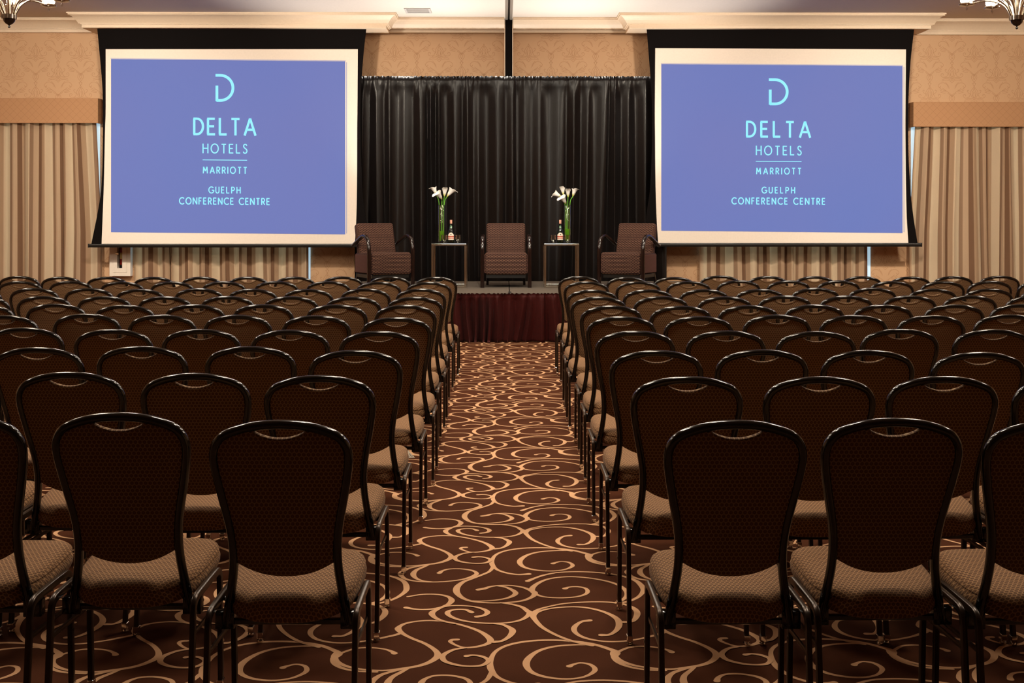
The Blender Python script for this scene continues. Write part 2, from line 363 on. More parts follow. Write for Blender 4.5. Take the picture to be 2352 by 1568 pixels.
def wall_pattern(V, Fc, mi, x0, x1, z0, z1):
    k = .000915; px, pz = .645, .6
    segs = [catmull(s, 4) for s in MOT]
    n0 = int(math.floor(x0 / px)) - 1
    for i in range(n0, int(x1 / px) + 2):
        for jj in range(-1, int((z1 - z0) / (pz / 2)) + 3):
            j = jj
            cx = i * px + (px / 2 if j % 2 else 0) + .03; cz = 3.98 - j * pz / 2
            if not (x0 + .34 < cx < x1 - .34 and z0 < cz < z1): continue
            for s in segs:
                for sg in (1, -1):
                    q = [(cx + sg * a * k, cz - b * k) for a, b in s]
                    q = [(a, min(b, z1)) for a, b in q]
                    n = len(Fc); ribbon(V, Fc, q, [.0042] * len(q), lambda x, z: (x, WY - .0009, z)); mi += [1] * (len(Fc) - n)
V = [(XL, WY, 0), (XR, WY, 0), (XR, WY, CZ), (XL, WY, CZ)]; Fc = [(0, 1, 2, 3)]; mi = [0]
wall_pattern(V, Fc, mi, XL, XR, 0, 4.2)
me = mesh_from('wall_front', V, Fc); me.polygons.foreach_set('material_index', mi)
w = link('wall_front', me, [M['paper'], M['paper_line']]); w['kind'] = 'structure'
def quad(name, pts, mat):
    o = link(name, mesh_from(name, pts, [(0, 1, 2, 3)]), mat); o['kind'] = 'structure'; return o
quad('wall_left', [(XL, YR, 0), (XL, WY, 0), (XL, WY, CZ), (XL, YR, CZ)], M['paper'])
quad('wall_right', [(XR, WY, 0), (XR, YR, 0), (XR, YR, CZ), (XR, WY, CZ)], M['paper'])
quad('wall_rear', [(XR, YR, 0), (XL, YR, 0), (XL, YR, CZ), (XR, YR, CZ)], M['paper'])
quad('ceiling', [(XL, YR, CZ), (XL, WY, CZ), (XR, WY, CZ), (XR, YR, CZ)], M['ceil'])
# ------------------------------------------------------------------ crown mouldings
SY = 15.75
# profile (projection fraction, height fraction from top)
PROF = [(1.0, 0), (1.0, .10), (.93, .10), (.93, .18), (.88, .18), (.78, .24), (.66, .33), (.55, .45), (.46, .58), (.40, .68), (.40, .72), (.30, .72), (.30, .77), (.22, .77), (.22, .98), (0.16, 1.0)]
def soffit(name, xa, xb, proj, h):
    """box under the ceiling whose three faces carry the crown profile; xa, xb are the tips of the top edge"""
    bm = bmesh.new(); rows = []
    for p, z in PROF:
        q = proj * (1 - p); zz = CZ - h * z - (.0006 if z == 0 else 0)
        rows.append([bm.verts.new(c) for c in ((xa + q, WY, zz), (xa + q, SY + q, zz), (xb - q, SY + q, zz), (xb - q, WY, zz))])
    for a, b in zip(rows, rows[1:]):
        for j in range(3): bm.faces.new((a[j], a[j + 1], b[j + 1], b[j]))
    bm.faces.new(rows[-1])
    o = obj(name, bm, M['cream'], smooth=False); o['kind'] = 'structure'; return o
hS = CZ - (HC + (YH - 65.5) * (SY + .17) / F)
def tx(px, y=28, Y=SY): return atY(px, y, Y).x
soffit('trim_1', tx(152), tx(910), .2, hS); soffit('trim_2', tx(1422), tx(2174), .2, hS)
def crown(name, xa, xb, proj, h, ny=WY):
    bm = bmesh.new(); rows = []
    for p, z in PROF + [(0, 1.0)]:
        zz = CZ - h * z - (.0006 if z == 0 else 0)
        rows.append([bm.verts.new((x, ny - proj * p - .0005, zz)) for x in (xa, xb)])
    for a, b in zip(rows, rows[1:]): bm.faces.new((a[0], a[1], b[1], b[0]))
    bm.faces.new([r[0] for r in rows]); bm.faces.new([r[1] for r in rows][::-1])
    o = obj(name, bm, M['cream'], smooth=False); o['kind'] = 'structure'; return o
hC = CZ - (HC + (YH - 77) * WY / F)
jx0, jx1 = atY(1160.5, 100, 16.3).x, atY(1176.5, 100, 16.3).x
crown('trim_3', tx(910) - .19, jx0 - .012, .3, hC); crown('trim_4', jx1 + .012, tx(1422) + .19, .3, hC)
crown('trim_5', XL, tx(152) + .19, .22, hC); crown('trim_6', tx(2174) - .19, XR, .22, hC * 1.1)
# partition jamb on the wall and track in the ceiling
bm = bmesh.new(); box(bm, jx0, jx1, 16.27, WY - .001, 0, CZ - .001, .004)
o = obj('trim_7', bm, M['mask'], smooth=False); o['kind'] = 'structure'
bm = bmesh.new(); box(bm, jx0 - .012, jx0 - .001, 16.25, WY - .001, 0, CZ - .001); box(bm, jx1 + .001, jx1 + .012, 16.25, WY - .001, 0, CZ - .001)
o = obj('trim_8', bm, M['cream'], smooth=False); o['kind'] = 'structure'
xm = (jx0 + jx1) / 2
bm = bmesh.new(); box(bm, xm - .052, xm - .014, YR, 16.24, CZ - .022, CZ - .0005, .003); box(bm, xm + .014, xm + .052, YR, 16.24, CZ - .022, CZ - .0005, .003)
o = obj('trim_9', bm, M['alu'], smooth=False); o['kind'] = 'structure'
bm = bmesh.new(); box(bm, xm - .0135, xm + .0135, YR, 16.24, CZ - .012, CZ - .0005)
o = obj('trim_10', bm, M['black'], smooth=False); o['kind'] = 'structure'
# ceiling vent
va, vb = atZ(929, 18, CZ), atZ(990, 28.5, CZ)
vx0, vx1, vy0, vy1 = va.x, va.x + .37, vb.y - .36, vb.y - .02
vy0, vy1 = sorted((atZ(960, 18, CZ).y, atZ(960, 28.5, CZ).y)); vx0, vx1 = atY(930, 23, (vy0 + vy1) / 2).x, atY(990, 23, (vy0 + vy1) / 2).x
vr = tag(empty('ceiling_vent', ((vx0 + vx1) / 2, (vy0 + vy1) / 2, CZ - .001)), 'small grey slatted air vent in the ceiling near the partition track', 'vent')
hw, hd = (vx1 - vx0) / 2, (vy1 - vy0) / 2
bm = bmesh.new()
for b in ((-hw, hw, -hd, -hd + .03), (-hw, hw, hd - .03, hd), (-hw, -hw + .03, -hd + .03, hd - .03), (hw - .03, hw, -hd + .03, hd - .03)): box(bm, *b, -.014, 0, .002)
obj('frame', bm, M['vent'], vr, smooth=False)
bm = bmesh.new()
for k in range(7):
    y = -hd + .045 + k * (2 * hd - .09) / 6; box(bm, -hw + .03, hw - .03, y - .012, y + .008, -.01, -.005)
obj('slats', bm, M['vent'], vr, smooth=False)
# ------------------------------------------------------------------ cloth
def cloth(name, x0, x1, z0, z1, y, period, amp, mat, seed, parent=None, topamp=.6, nz=26, per=14, header=0, flare=0, lean=.02, sharp=1.0, spread=(0, 0)):
    r = random.Random(seed); w = x1 - x0; nf = max(3, int(w / period))
    ed = [0]
    for i in range(nf): ed.append(ed[-1] + r.uniform(.55, 1.5))
    ed = [e / ed[-1] for e in ed]; A = [r.uniform(.5, 1.2) for _ in range(nf)]; dr = [r.uniform(-1, 1) for _ in range(nf + 1)]
    dr[0] = dr[-1] = 0; ph = [r.uniform(0, 6.28) for _ in range(nf + 1)]
    bm = bmesh.new(); uvl = bm.loops.layers.uv.new('UVMap'); grid = []; us = []
    for j in range(nz + 1):
        t = j / nz; z = z0 + (z1 - z0) * t; row = []; urow = []; acc = 0; prev = None
        for i in range(nf):
            for k in range(per + (1 if i == nf - 1 else 0)):
                s = k / per
                def ex(i_): return ed[i_] + lean * dr[i_] * period / w * 12 * (1 - t) * (.6 + .4 * math.sin(ph[i_] + 3 * t))
                a, b = ex(i), ex(i + 1)
                x = x0 + w * (a + (b - a) * s)
                sg = math.sin(2 * PI * s); sg = math.copysign(abs(sg) ** sharp, sg)
                f = topamp + (1 - topamp) * (1 - t) ** .7
                yy = amp * A[i] * f * sg * .5
                yy += amp * .12 * math.sin(11 * x + 2.2 * t + seed)
                xx = x + .25 * amp * f * math.sin(4 * PI * s) * A[i] * .5
                if header and t > 1 - header:
                    q = (t - (1 - header)) / header
                    yy = yy * (1 - q) ** 1 * .5 + .012 * math.sin(95 * x + 5 * math.sin(9 * x)) * (.4 + q * .6) - .02 * math.sin(PI * q)
                if flare: yy -= flare * (1 - t) ** 1.5 * (.5 + .5 * sg)
                p = Vector((xx, y + yy, z + (0 if not header or j < nz else .008 * math.sin(120 * x + 3 * math.sin(13 * x)))))
                gx = (x - x0) / w; p.x += (spread[0] * max(0, 1 - 3 * gx) + spread[1] * max(0, 3 * gx - 2)) * min(1, (1 - t) * 1.8)
                if prev is not None: acc += (Vector((p.x, p.y, 0)) - prev).length
                prev = Vector((p.x, p.y, 0))
                row.append(bm.verts.new(p)); urow.append((acc, z))
        grid.append(row); us.append(urow)
    ref = [u[0] for u in us[nz // 2]]
    for j in range(nz):
        for i in range(len(grid[0]) - 1):
            f = bm.faces.new((grid[j][i], grid[j][i + 1], grid[j + 1][i + 1], grid[j + 1][i]))
            for l, (ii, jj) in zip(f.loops, ((i, j), (i + 1, j), (i + 1, j + 1), (i, j + 1))): l[uvl].uv = (ref[ii], us[jj][ii][1])
    for f in bm.faces: f.smooth = True
    bmesh.ops.solidify(bm, geom=bm.faces[:], thickness=.003)
    me = bpy.data.meshes.new(name); bm.to_mesh(me); bm.free()
    me.polygons.foreach_set('use_smooth', [True] * len(me.polygons))
    return link(name, me, mat, parent)
# black backdrop curtain on a pipe
bx0, bx1 = atY(815, 300, 16.15).x, atY(1531, 300, 16.15).x
bz = HC + (YH - 175) * 16.15 / F
bk = tag(empty('backdrop_curtain', ((bx0 + bx1) / 2, 16.15, 0)), 'tall black satin backdrop curtain gathered on a pipe behind the stage', 'curtain')
def rel(o, root):
    o.parent = root; o.matrix_parent_inverse = Matrix.Translation(-Vector(root.location)); return o
rel(cloth('drape_panel', bx0, xm + .1, .03, bz, 16.15, .19, .12, M['satin'], 3, topamp=.35, nz=44, per=10, header=.05, lean=.035), bk)
rel(cloth('drape_panel', xm + .08, bx1, .03, bz, 16.155, .20, .12, M['satin'], 11, topamp=.35, nz=44, per=10, header=.05, lean=.035), bk)
bm = bmesh.new(); sweep(bm, [(bx0 - .02, 16.225, bz - .06), (bx1 + .02, 16.225, bz - .06)], .018, .018); rel(obj('pipe', bm, M['alu']), bk)
bm = bmesh.new(); sweep(bm, [(bx0 + .05, 16.25, .02), (bx0 + .05, 16.25, bz - .06)], .022, .022, up=(0, 1, 0)); box(bm, bx0 - .1, bx0 + .2, 16.1 + .05, 16.38, .0, .02); rel(obj('upright', bm, M['alu']), bk)
bm = bmesh.new(); sweep(bm, [(bx1 - .05, 16.25, .02), (bx1 - .05, 16.25, bz - .06)], .022, .022, up=(0, 1, 0)); box(bm, bx1 - .2, bx1 + .1, 16.15, 16.38, .0, .02); rel(obj('upright', bm, M['alu']), bk)
# windows, drapes, valances
VF = 16.24
vz1 = HC + (YH - 226) * VF / F; vz0 = HC + (YH - 283) * VF / F
wins = [  # window px range, drape px range, labels
 (-215, 231, -200, 221, 'striped beige drape beyond the outer edge of the screen over the extinguisher cabinet', 'tan diamond-quilted valance at the outer side of the screen over the extinguisher cabinet'),
 (312, 714, 308, 709, 'striped beige drape under the screen, beside the extinguisher cabinet', 'tan quilted valance hidden behind the screen over the extinguisher cabinet'),
 (1610, 1999, 1606, 1992, 'striped beige drape under the screen far from the extinguisher cabinet', 'tan quilted valance hidden behind the screen far from the extinguisher cabinet'),
 (2091, 2540, 2102, 2520, 'striped beige drape beyond the outer edge of the screen far from the extinguisher', 'tan diamond-quilted valance at the outer side of the screen far from the extinguisher')]
for n, (wa, wb, da, db, ld, lv) in enumerate(wins):
    X0, X1 = atY(wa, 400, WY).x, atY(wb, 400, WY).x
    wr = empty('window_%d' % (n + 1), ((X0 + X1) / 2, WY, 0)); wr['kind'] = 'structure'
    bm = bmesh.new(); box(bm, X0 + (.14 if n == 0 else .005), X1 - (.17 if n == 3 else .005), WY - .02, WY - .004, .16, 3.0); rel(obj('pane', bm, M['pane'], smooth=False), wr)
    bm = bmesh.new(); c = (X0 + X1) / 2
    for b in ((c - .03, c + .03, .1, 3.05), (X0, X1, .1, .16), (X0, X1, 3.0, 3.06)): box(bm, b[0], b[1], WY - .035, WY - .002, b[2], b[3])
    rel(obj('window_frame', bm, M['white'], smooth=False), wr)
    D0, D1 = atY(da, 400, 16.33).x, atY(db, 400, 16.33).x
    tag(cloth('drape', D0, D1, .015, vz0 + .04, 16.33, .195, .105, M['drape'], 21 + n, topamp=.75, nz=16, per=12, lean=.03, sharp=.8, spread=((0, .075), (0, 0), (0, 0), (-.08, 0))[n]), ld, 'curtain', 'striped window drapes')
    if n in (0, 3): v0, v1 = (X0, atY(225, 250, VF).x) if n == 0 else (atY(2092 + 6, 250, VF).x, X1)
    else: v0, v1 = min(X0, D0) - .15, max(X1, D1) + .15
    zo = -.045 if n == 3 else 0
    bm = bmesh.new()
    box(bm, v0, v1, VF, VF + .022, vz0 + zo, vz1 + zo, .006); box(bm, v0, v0 + .02, VF + .0222, WY - .003, vz0 + zo, vz1 + zo); box(bm, v1 - .02, v1, VF + .0222, WY - .003, vz0 + zo, vz1 + zo); box(bm, v0 + .02, v1 - .02, VF + .0222, WY - .003, vz1 + zo - .02, vz1 + zo - .001)
    tag(obj('valance', bm, M['quilt'], smooth=False), lv, 'valance', 'quilted window valances')
# baseboard
bm = bmesh.new(); box(bm, XL, XR, WY - .0019, WY - .0002, 0, .0); bm.free()
# ------------------------------------------------------------------ letters
def arc(cx, cy, rx, ry, a0, a1, n=14): return [(cx + rx * math.cos(math.radians(a0 + (a1 - a0) * i / n)), cy + ry * math.sin(math.radians(a0 + (a1 - a0) * i / n))) for i in range(n + 1)]
GL = {
 'D': (.64, [[(0, 0), (0, 1)], [(-.06, 1), (.2, 1)] + arc(.2, .5, .44, .5, 90, -90) + [(-.06, 0)]]),
 'E': (.5, [[(0, 0), (0, 1)], [(-.06, 1), (.5, 1)], [(0, .52), (.45, .52)], [(-.06, 0), (.52, 0)]]),
 'L': (.48, [[(0, 1.06), (0, 0)], [(-.06, 0), (.5, 0)]]), 'T': (.6, [[(0, 1), (.6, 1)], [(.3, 1), (.3, -.06)]]),
 'A': (.8, [[(0, -.06), (.4, 1.04)], [(.8, -.06), (.4, 1.04)], [(.16, .32), (.64, .32)]]),
 'H': (.64, [[(0, -.06), (0, 1.06)], [(.64, -.06), (.64, 1.06)], [(0, .52), (.64, .52)]]),
 'O': (.94, [arc(.47, .5, .47, .52, 0, 360, 32)]),
 'S': (.48, [catmull([(.46, .86), (.37, .98), (.24, 1.02), (.1, .95), (.05, .78), (.13, .63), (.27, .52), (.42, .4), (.48, .22), (.39, .05), (.23, -.02), (.08, .03), (.0, .17)], 4)]),
 'M': (.88, [[(.06, -.06), (.12, 1.04)], [(.12, 1.04), (.44, .3)], [(.44, .3), (.76, 1.04)], [(.82, -.06), (.76, 1.04)]]),
 'R': (.56, [[(0, -.06), (0, 1)], [(-.06, 1), (.26, 1)] + arc(.26, .73, .26, .27, 90, -90) + [(0, .46)], [(.24, .46), (.56, -.05)]]),
 'P': (.54, [[(0, -.06), (0, 1)], [(-.06, 1), (.26, 1)] + arc(.26, .72, .27, .28, 90, -90) + [(0, .44)]]),
 'I': (.02, [[(0, -.06), (0, 1.06)]]), 'N': (.68, [[(0, -.06), (0, 1.04)], [(0, 1.04), (.68, -.04)], [(.68, -.04), (.68, 1.06)]]),
 'U': (.62, [[(0, 1.06), (0, .32)] + arc(.31, .32, .31, .34, 180, 360) + [(.62, 1.06)]]),
 'C': (.8, [arc(.5, .5, .5, .52, 45, 315, 28)]), 'G': (.86, [arc(.5, .5, .5, .52, 42, 340, 28) + [(.97, .46)], [(.97, .46), (.58, .46)]]),
 'F': (.46, [[(0, -.06), (0, 1)], [(-.06, 1), (.48, 1)], [(0, .52), (.42, .52)]]), ' ': (.3, [])}
def text_px(V, Fc, s, xa, xb, yt, yb, mapf, tilt, thick=.125):
    h = yb - yt; tw = h * thick; hh = h - tw; KX = .88; W = sum(GL[c][0] for c in s) * hh * KX; gap = (xb - xa - tw - W) / (len(s) - 1); x = xa + tw / 2
    if gap < .12 * hh: pass
    for c in s:
        w, st = GL[c]
        for q in st:
            pts = [(x + a * hh * KX, yb - tw / 2 - b * hh) for a, b in q]
            ribbon(V, Fc, pts, [tw] * len(pts), mapf)
        x += w * hh * KX + gap
def screen(name, label, WH, BK, BL_, lines, logo, bar, img, tilt, Y=15.98, seed=0):
    def P(x, y, dy=0): p = atY(x, y, Y); return Vector((p.x, Y - dy, p.z))
    root = tag(empty(name, P(bar[0] / 2 + bar[1] / 2, bar[3])), label, 'projection screen', 'pull-down projection screens')
    # black cloth: side outlines, symmetrical about the centre line
    def side(pts, c, sgn):  return [(c + sgn * (x - c), y) for x, y in pts]
    def sheet(nm, left, right, th, dy, mat):
        bm = bmesh.new(); L = catmull(left, 5); Rr = catmull(right, 5); N = len(L); g = []
        for a, b in zip(L, Rr): g.append([bm.verts.new(P(a[0] + (b[0] - a[0]) * k / 12, a[1] + (b[1] - a[1]) * k / 12, dy)) for k in range(13)])
        for i in range(N - 1):
            for k in range(12): bm.faces.new((g[i][k], g[i][k + 1], g[i + 1][k + 1], g[i + 1][k]))
        bmesh.ops.recalc_face_normals(bm, faces=bm.faces[:])
        bmesh.ops.solidify(bm, geom=bm.faces[:], thickness=th)
        rel(obj(nm, bm, mat, smooth=False), root)
    sheet('black_mask', BK[0], BK[1], .0012, 0, M['mask'])
    sheet('white_sheet', WH[0], WH[1], .0012, .004, M['screen'])
    b0, b1 = P(bar[0], bar[2]), P(bar[1], bar[3])
    bm = bmesh.new(); sweep(bm, [(b0.x, Y, (b0.z + b1.z) / 2), (b1.x, Y, (b0.z + b1.z) / 2)], .022, (b0.z - b1.z) / 2, n=16, sq=4); rel(obj('weight_bar', bm, M['black'], smooth=True), root)
    bm = bmesh.new()
    for xx in (b0.x - .012, b1.x + .0): box(bm, xx, xx + .012, Y - .024, Y + .024, b1.z - .001, b0.z + .001, .003)
    rel(obj('bar_end_cap', bm, M['black'], smooth=False), root)
    me = mesh_from('projected_image', [P(x, y, .008) for x, y in img], [(0, 1, 2, 3)]); o = rel(link('projected_image', me, M['blue']), root); o['label'] = 'blue projected slide'
    V, Fc = [], []
    (ax, ay), (bx, by), (cx_, cy_), (dx, dy_) = img
    ribbon(V, Fc, [(bx + 3.2, by + 2), (cx_ + 3.2, cy_ - 2)], [2.2, 2.2], lambda x, y: P(x, y, .007)); ribbon(V, Fc, [(ax - 1, ay - 1.3), (bx + 1, by - 1.3)], [1.6, 1.6], lambda x, y: P(x, y, .007))
    rel(link('image_border', mesh_from('image_border', V, Fc), M['edge']), root)
    m = lambda x, y: P(x, y + tilt * (x - logo[0]), .012)
    for s, xa, xb, yt, yb, th in lines:
        V, Fc = [], []; text_px(V, Fc, s, xa, xb, yt, yb, m, tilt, th)
        o = rel(link('slide_text', mesh_from('slide_text', V, Fc), M['letters']), root); o['label'] = 'pale cyan lettering on the slide'
    V, Fc = [], []
    x0, x1, y0, y1 = logo[1:5]; tk = 6.4; h = y1 - y0; r = h / 2 - tk / 2
    D = [(x0 + tk / 2, y0 + tk / 2)] + [(x1 - tk / 2 - r, y0 + tk / 2)] + arc(x1 - tk / 2 - r, (y0 + y1) / 2, r, -r, 90, -90, 18)[0:0]
    cxr = x1 - tk / 2 - r
    a1 = [(cxr + r * math.cos(math.radians(a)), (y0 + y1) / 2 - r * math.sin(math.radians(a))) for a in range(90, -91, -9)]
    pts = [(x0 + 1, y0 + tk / 2)] + a1 + [(x0 + tk / 2, y1 - tk / 2)]
    ribbon(V, Fc, pts, [tk] * len(pts), m); ribbon(V, Fc, [(x0 + tk / 2 + 1, y1 - tk * .2), (x0 + tk / 2 + 1, y0 + h * .42)], [tk, tk], m)
    o = rel(link('slide_emblem', mesh_from('slide_emblem', V, Fc), M['letters']), root); o['label'] = 'pale cyan round letter emblem'
    V, Fc = [], []; xr0, xr1, yr = logo[5:8]; ribbon(V, Fc, [(xr0, yr), (xr1, yr)], [1.7, 1.7], m)
    rel(link('slide_rule', mesh_from('slide_rule', V, Fc), M['letters']), root)
    return root
wl = [(243, 113), (243, 250), (241.5, 300), (239, 420), (236, 500), (233.6, 561)]; wr_ = [(822, 113), (821, 250), (820.5, 300), (820, 420), (818.5, 500), (815, 561)]
kl = [(223, 62), (229, 126), (235.7, 210), (236.7, 300), (233.6, 421), (225, 484), (209.5, 561)]; kr = [(842, 62), (835, 126), (829, 210), (828, 300), (831, 421), (838, 484), (852, 561)]
TX = .0093
screen('hanging_projection_screen', 'white screen showing a blue slide, hanging above the fire extinguisher cabinet', (wl, wr_), (kl, kr), None,
 [('DELTA', 444, 590, 270.5, 311.5, .13), ('HOTELS', 465.5, 569, 330, 352.5, .12), ('MARRIOTT', 465.5, 568.5, 382.6, 399, .15), ('GUELPH', 479, 553.5, 428.5, 444.4, .15), ('CONFERENCE CENTRE', 411.6, 620.8, 453.7, 470.3, .15)],
 (517, 494.5, 538.7, 170, 234, 466, 568, 367.6), (205, 860, 559.5, 568), [(255.5, 135.5), (793, 141), (793, 538), (255.5, 533)], TX)
wl = [(1505, 110.7), (1504, 250), (1504.5, 320), (1505.5, 420), (1508, 500), (1511.8, 559)]; wr_ = [(2080.6, 113.5), (2079.5, 250), (2079.5, 320), (2080.5, 420), (2082.5, 500), (2086, 559)]
kl = [(1485, 65), (1490, 126), (1496, 210), (1498, 300), (1494, 421), (1486, 484), (1477, 559)]; kr = [(2100, 65), (2091.5, 140), (2086.5, 230), (2086, 330), (2090, 421), (2096, 484), (2107.5, 559)]
screen('hanging_projection_screen', 'white screen showing a blue slide, on the side without the extinguisher cabinet', (wl, wr_), (kl, kr), None,
 [('DELTA', 1712.7, 1863, 277.5, 316.5, .13), ('HOTELS', 1735.5, 1841, 334.6, 356.7, .12), ('MARRIOTT', 1735.5, 1840.5, 385, 400.7, .15), ('GUELPH', 1748.5, 1826, 429, 444.4, .15), ('CONFERENCE CENTRE', 1679.5, 1895.4, 453.7, 469.9, .15)],
 (1787, 1764.5, 1810.8, 180, 242, 1735.5, 1840.5, 370.8), (1466, 2115, 557.8, 566.5), [(1518.7, 147.3), (2072.6, 151.5), (2072.6, 535), (1518.7, 529.5)], .006)
# ------------------------------------------------------------------ fire extinguisher cabinet
cab0, cab1 = atY(252, 520, WY - .1), atY(300, 633.5, WY - .1)
cr_ = tag(empty('fire_extinguisher_cabinet', ((cab0.x + cab1.x) / 2, WY, cab1.z)), 'white wall cabinet with a narrow rounded window and latch, under the screen beside the drape', 'cabinet')
cw = (cab1.x - cab0.x) / 2; ch = .72
def slotted(bm, w, h, y0, y1, s0, s1, sb, st):
    box(bm, -w, s0, y0, y1, 0, h); box(bm, s1, w, y0, y1, 0, h); box(bm, s0, s1, y0, y1, 0, sb); box(bm, s0, s1, y0, y1, st, h)
s0 = (atY(270, 600, WY - .1).x + atY(253.5, 600, WY - .1).x * 0) - cr_.location.x; s1 = atY(281.5, 600, WY - .1).x - cr_.location.x; sb = atY(275, 615.5, WY - .1).z - cab1.z
bm = bmesh.new()
for b in ((-cw, -cw + .05, 0, ch), (cw - .05, cw, 0, ch), (-cw + .05, cw - .05, 0, .05), (-cw + .05, cw - .05, ch - .05, ch)): box(bm, b[0], b[1], -.11, -.006, b[2], b[3])
box(bm, -cw + .05, cw - .05, -.012, -.006, .05, ch - .05)
obj('cabinet_body', bm, M['white'], cr_, smooth=False)
bm = bmesh.new(); slotted(bm, cw - .052, ch - .104, -.116, -.098, s0, s1, sb - .052, ch - .2)
for sx in (s0, s1):
    pass
bmesh.ops.translate(bm, verts=bm.verts[:], vec=(0, 0, .052)); dr = obj('door', bm, M['white'], cr_, smooth=False)
bm = bmesh.new(); box(bm, s0 - .004, s1 + .004, -.016, -.0125, sb - .02, ch - .14); obj('window_back', bm, M['inside'], dr, smooth=False)
bm = bmesh.new(); box(bm, -cw + .09, -cw + .135, -.127, -.116, .42 * ch - .0, .42 * ch + .03, .004); obj('latch', bm, M['chrome'], dr, smooth=False)
ex = tag(empty('fire_extinguisher', (cr_.location.x + (s0 + s1) / 2 + .012, WY - .08, cr_.location.z + sb + .006)), 'red fire extinguisher seen through the narrow cabinet window', 'fire extinguisher')
bm = bmesh.new(); lathe(bm, [(.020, 0), (.028, .008), (.028, .25), (.02, .28), (.009, .292), (.009, .31)], 20); obj('cylinder', bm, M['red'], ex)
bm = bmesh.new(); lathe(bm, [(.0284, .11), (.0284, .2)], 20, cap0=False, cap1=False); obj('instruction_label', bm, M['brass'], ex)
bm = bmesh.new(); lathe(bm, [(.0245, 0), (.0288, .008), (.0288, .03)], 20, cap0=False, cap1=False); obj('base_ring', bm, M['black'], ex)
ex.location.y = WY - .058; ex.location.z = cr_.location.z + sb + .02
# ------------------------------------------------------------------ stage
SZ = HC - (672 - YH) * (F * HC / (783.5 - YH)) / F
SYF = F * HC / (783.5 - YH); SYB = 16.02
sx0, sx1 = xm - 2.44, xm + 2.44
for nm, a, b, lb in (('stage_deck', sx0, xm - .004, 'grey carpeted stage deck section on the extinguisher cabinet side of the seam'), ('stage_deck', xm + .004, sx1, 'grey carpeted stage deck section away from the extinguisher cabinet')):
    r = tag(empty(nm, ((a + b) / 2, (SYF + SYB) / 2, 0)), lb, 'stage', 'stage deck sections')
    bm = bmesh.new(); box(bm, a, b, SYF + .012, SYB, SZ - .03, SZ, .004); rel(obj('platform', bm, M['deck'], smooth=False), r)
    bm = bmesh.new(); box(bm, a, b, SYF + .0125, SYB, SZ - .10, SZ - .031); rel(obj('platform_frame', bm, M['black'], smooth=False), r)
    for lx in (a + .12, b - .12):
        for ly in (SYF + .2, SYB - .1):
            bm = bmesh.new(); sweep(bm, [(lx, ly, 0), (lx, ly, SZ - .1)], .025, .025, up=(0, 1, 0)); rel(obj('leg', bm, M['black']), r)
bm = bmesh.new(); box(bm, xm - .02, xm + .022, SYF + .002, SYF + .011, SZ - .04, SZ - .001); bmesh.ops.translate(bm, verts=bm.verts[:], vec=(0, 0, 0))
sk = tag(empty('stage_skirt', (xm, SYF, 0)), 'gathered maroon skirt hanging from the stage front edge to the carpet', 'stage skirt')
clip = bmesh.new(); box(clip, xm - .018, xm + .02, SYF + .0125, SYF + .12, SZ + .0005, SZ + .006, .002); bm.free()
tag(obj('deck_clip', clip, M['black'], smooth=False), 'small black clip over the seam at the stage front edge', 'clip')
rel(cloth('skirt_panel', sx0, xm + .42, .006, SZ - .004, SYF - .085, .12, .17, M['maroon'], 5, topamp=.2, nz=20, per=14, header=.06, flare=.03, lean=.06, sharp=.7), sk)
rel(cloth('skirt_panel', xm + .41, sx1, .006, SZ - .002, SYF - .09, .125, .17, M['maroon'], 9, topamp=.2, nz=20, per=14, header=.06, flare=.03, lean=.06, sharp=.7), sk)
# ------------------------------------------------------------------ banquet chair
CH = .93
def by(z): return .125 * (CH - z) / .6 + .012 * math.sin(PI * min(1, max(0, (CH - z) / .58)))
FR = [(0, .918), (.045, .916), (.09, .909), (.135, .895), (.162, .880), (.178, .858), (.185, .832), (.184, .80), (.178, .76), (.168, .705), (.157, .65), (.149, .60), (.1455, .55), (.147, .50), (.153, .45), (.162, .40), (.170, .36), (.174, .335)]
def frame_x(z):  # inner half width of the frame at height z
    pts = FR[6:]
    if z >= pts[0][1]: return pts[0][0]
    for (xa, za), (xb, zb) in zip(pts, pts[1:]):
        if zb <= z <= za: return xa + (xb - xa) * (za - z) / (za - zb)
    return pts[-1][0]
def frame_top(x):
    x = abs(x); pts = FR[:7]
    for (xa, za), (xb, zb) in zip(pts, pts[1:]):
        if xa <= x <= xb: return za + (zb - za) * (x - xa) / (xb - xa)
    return pts[-1][1]
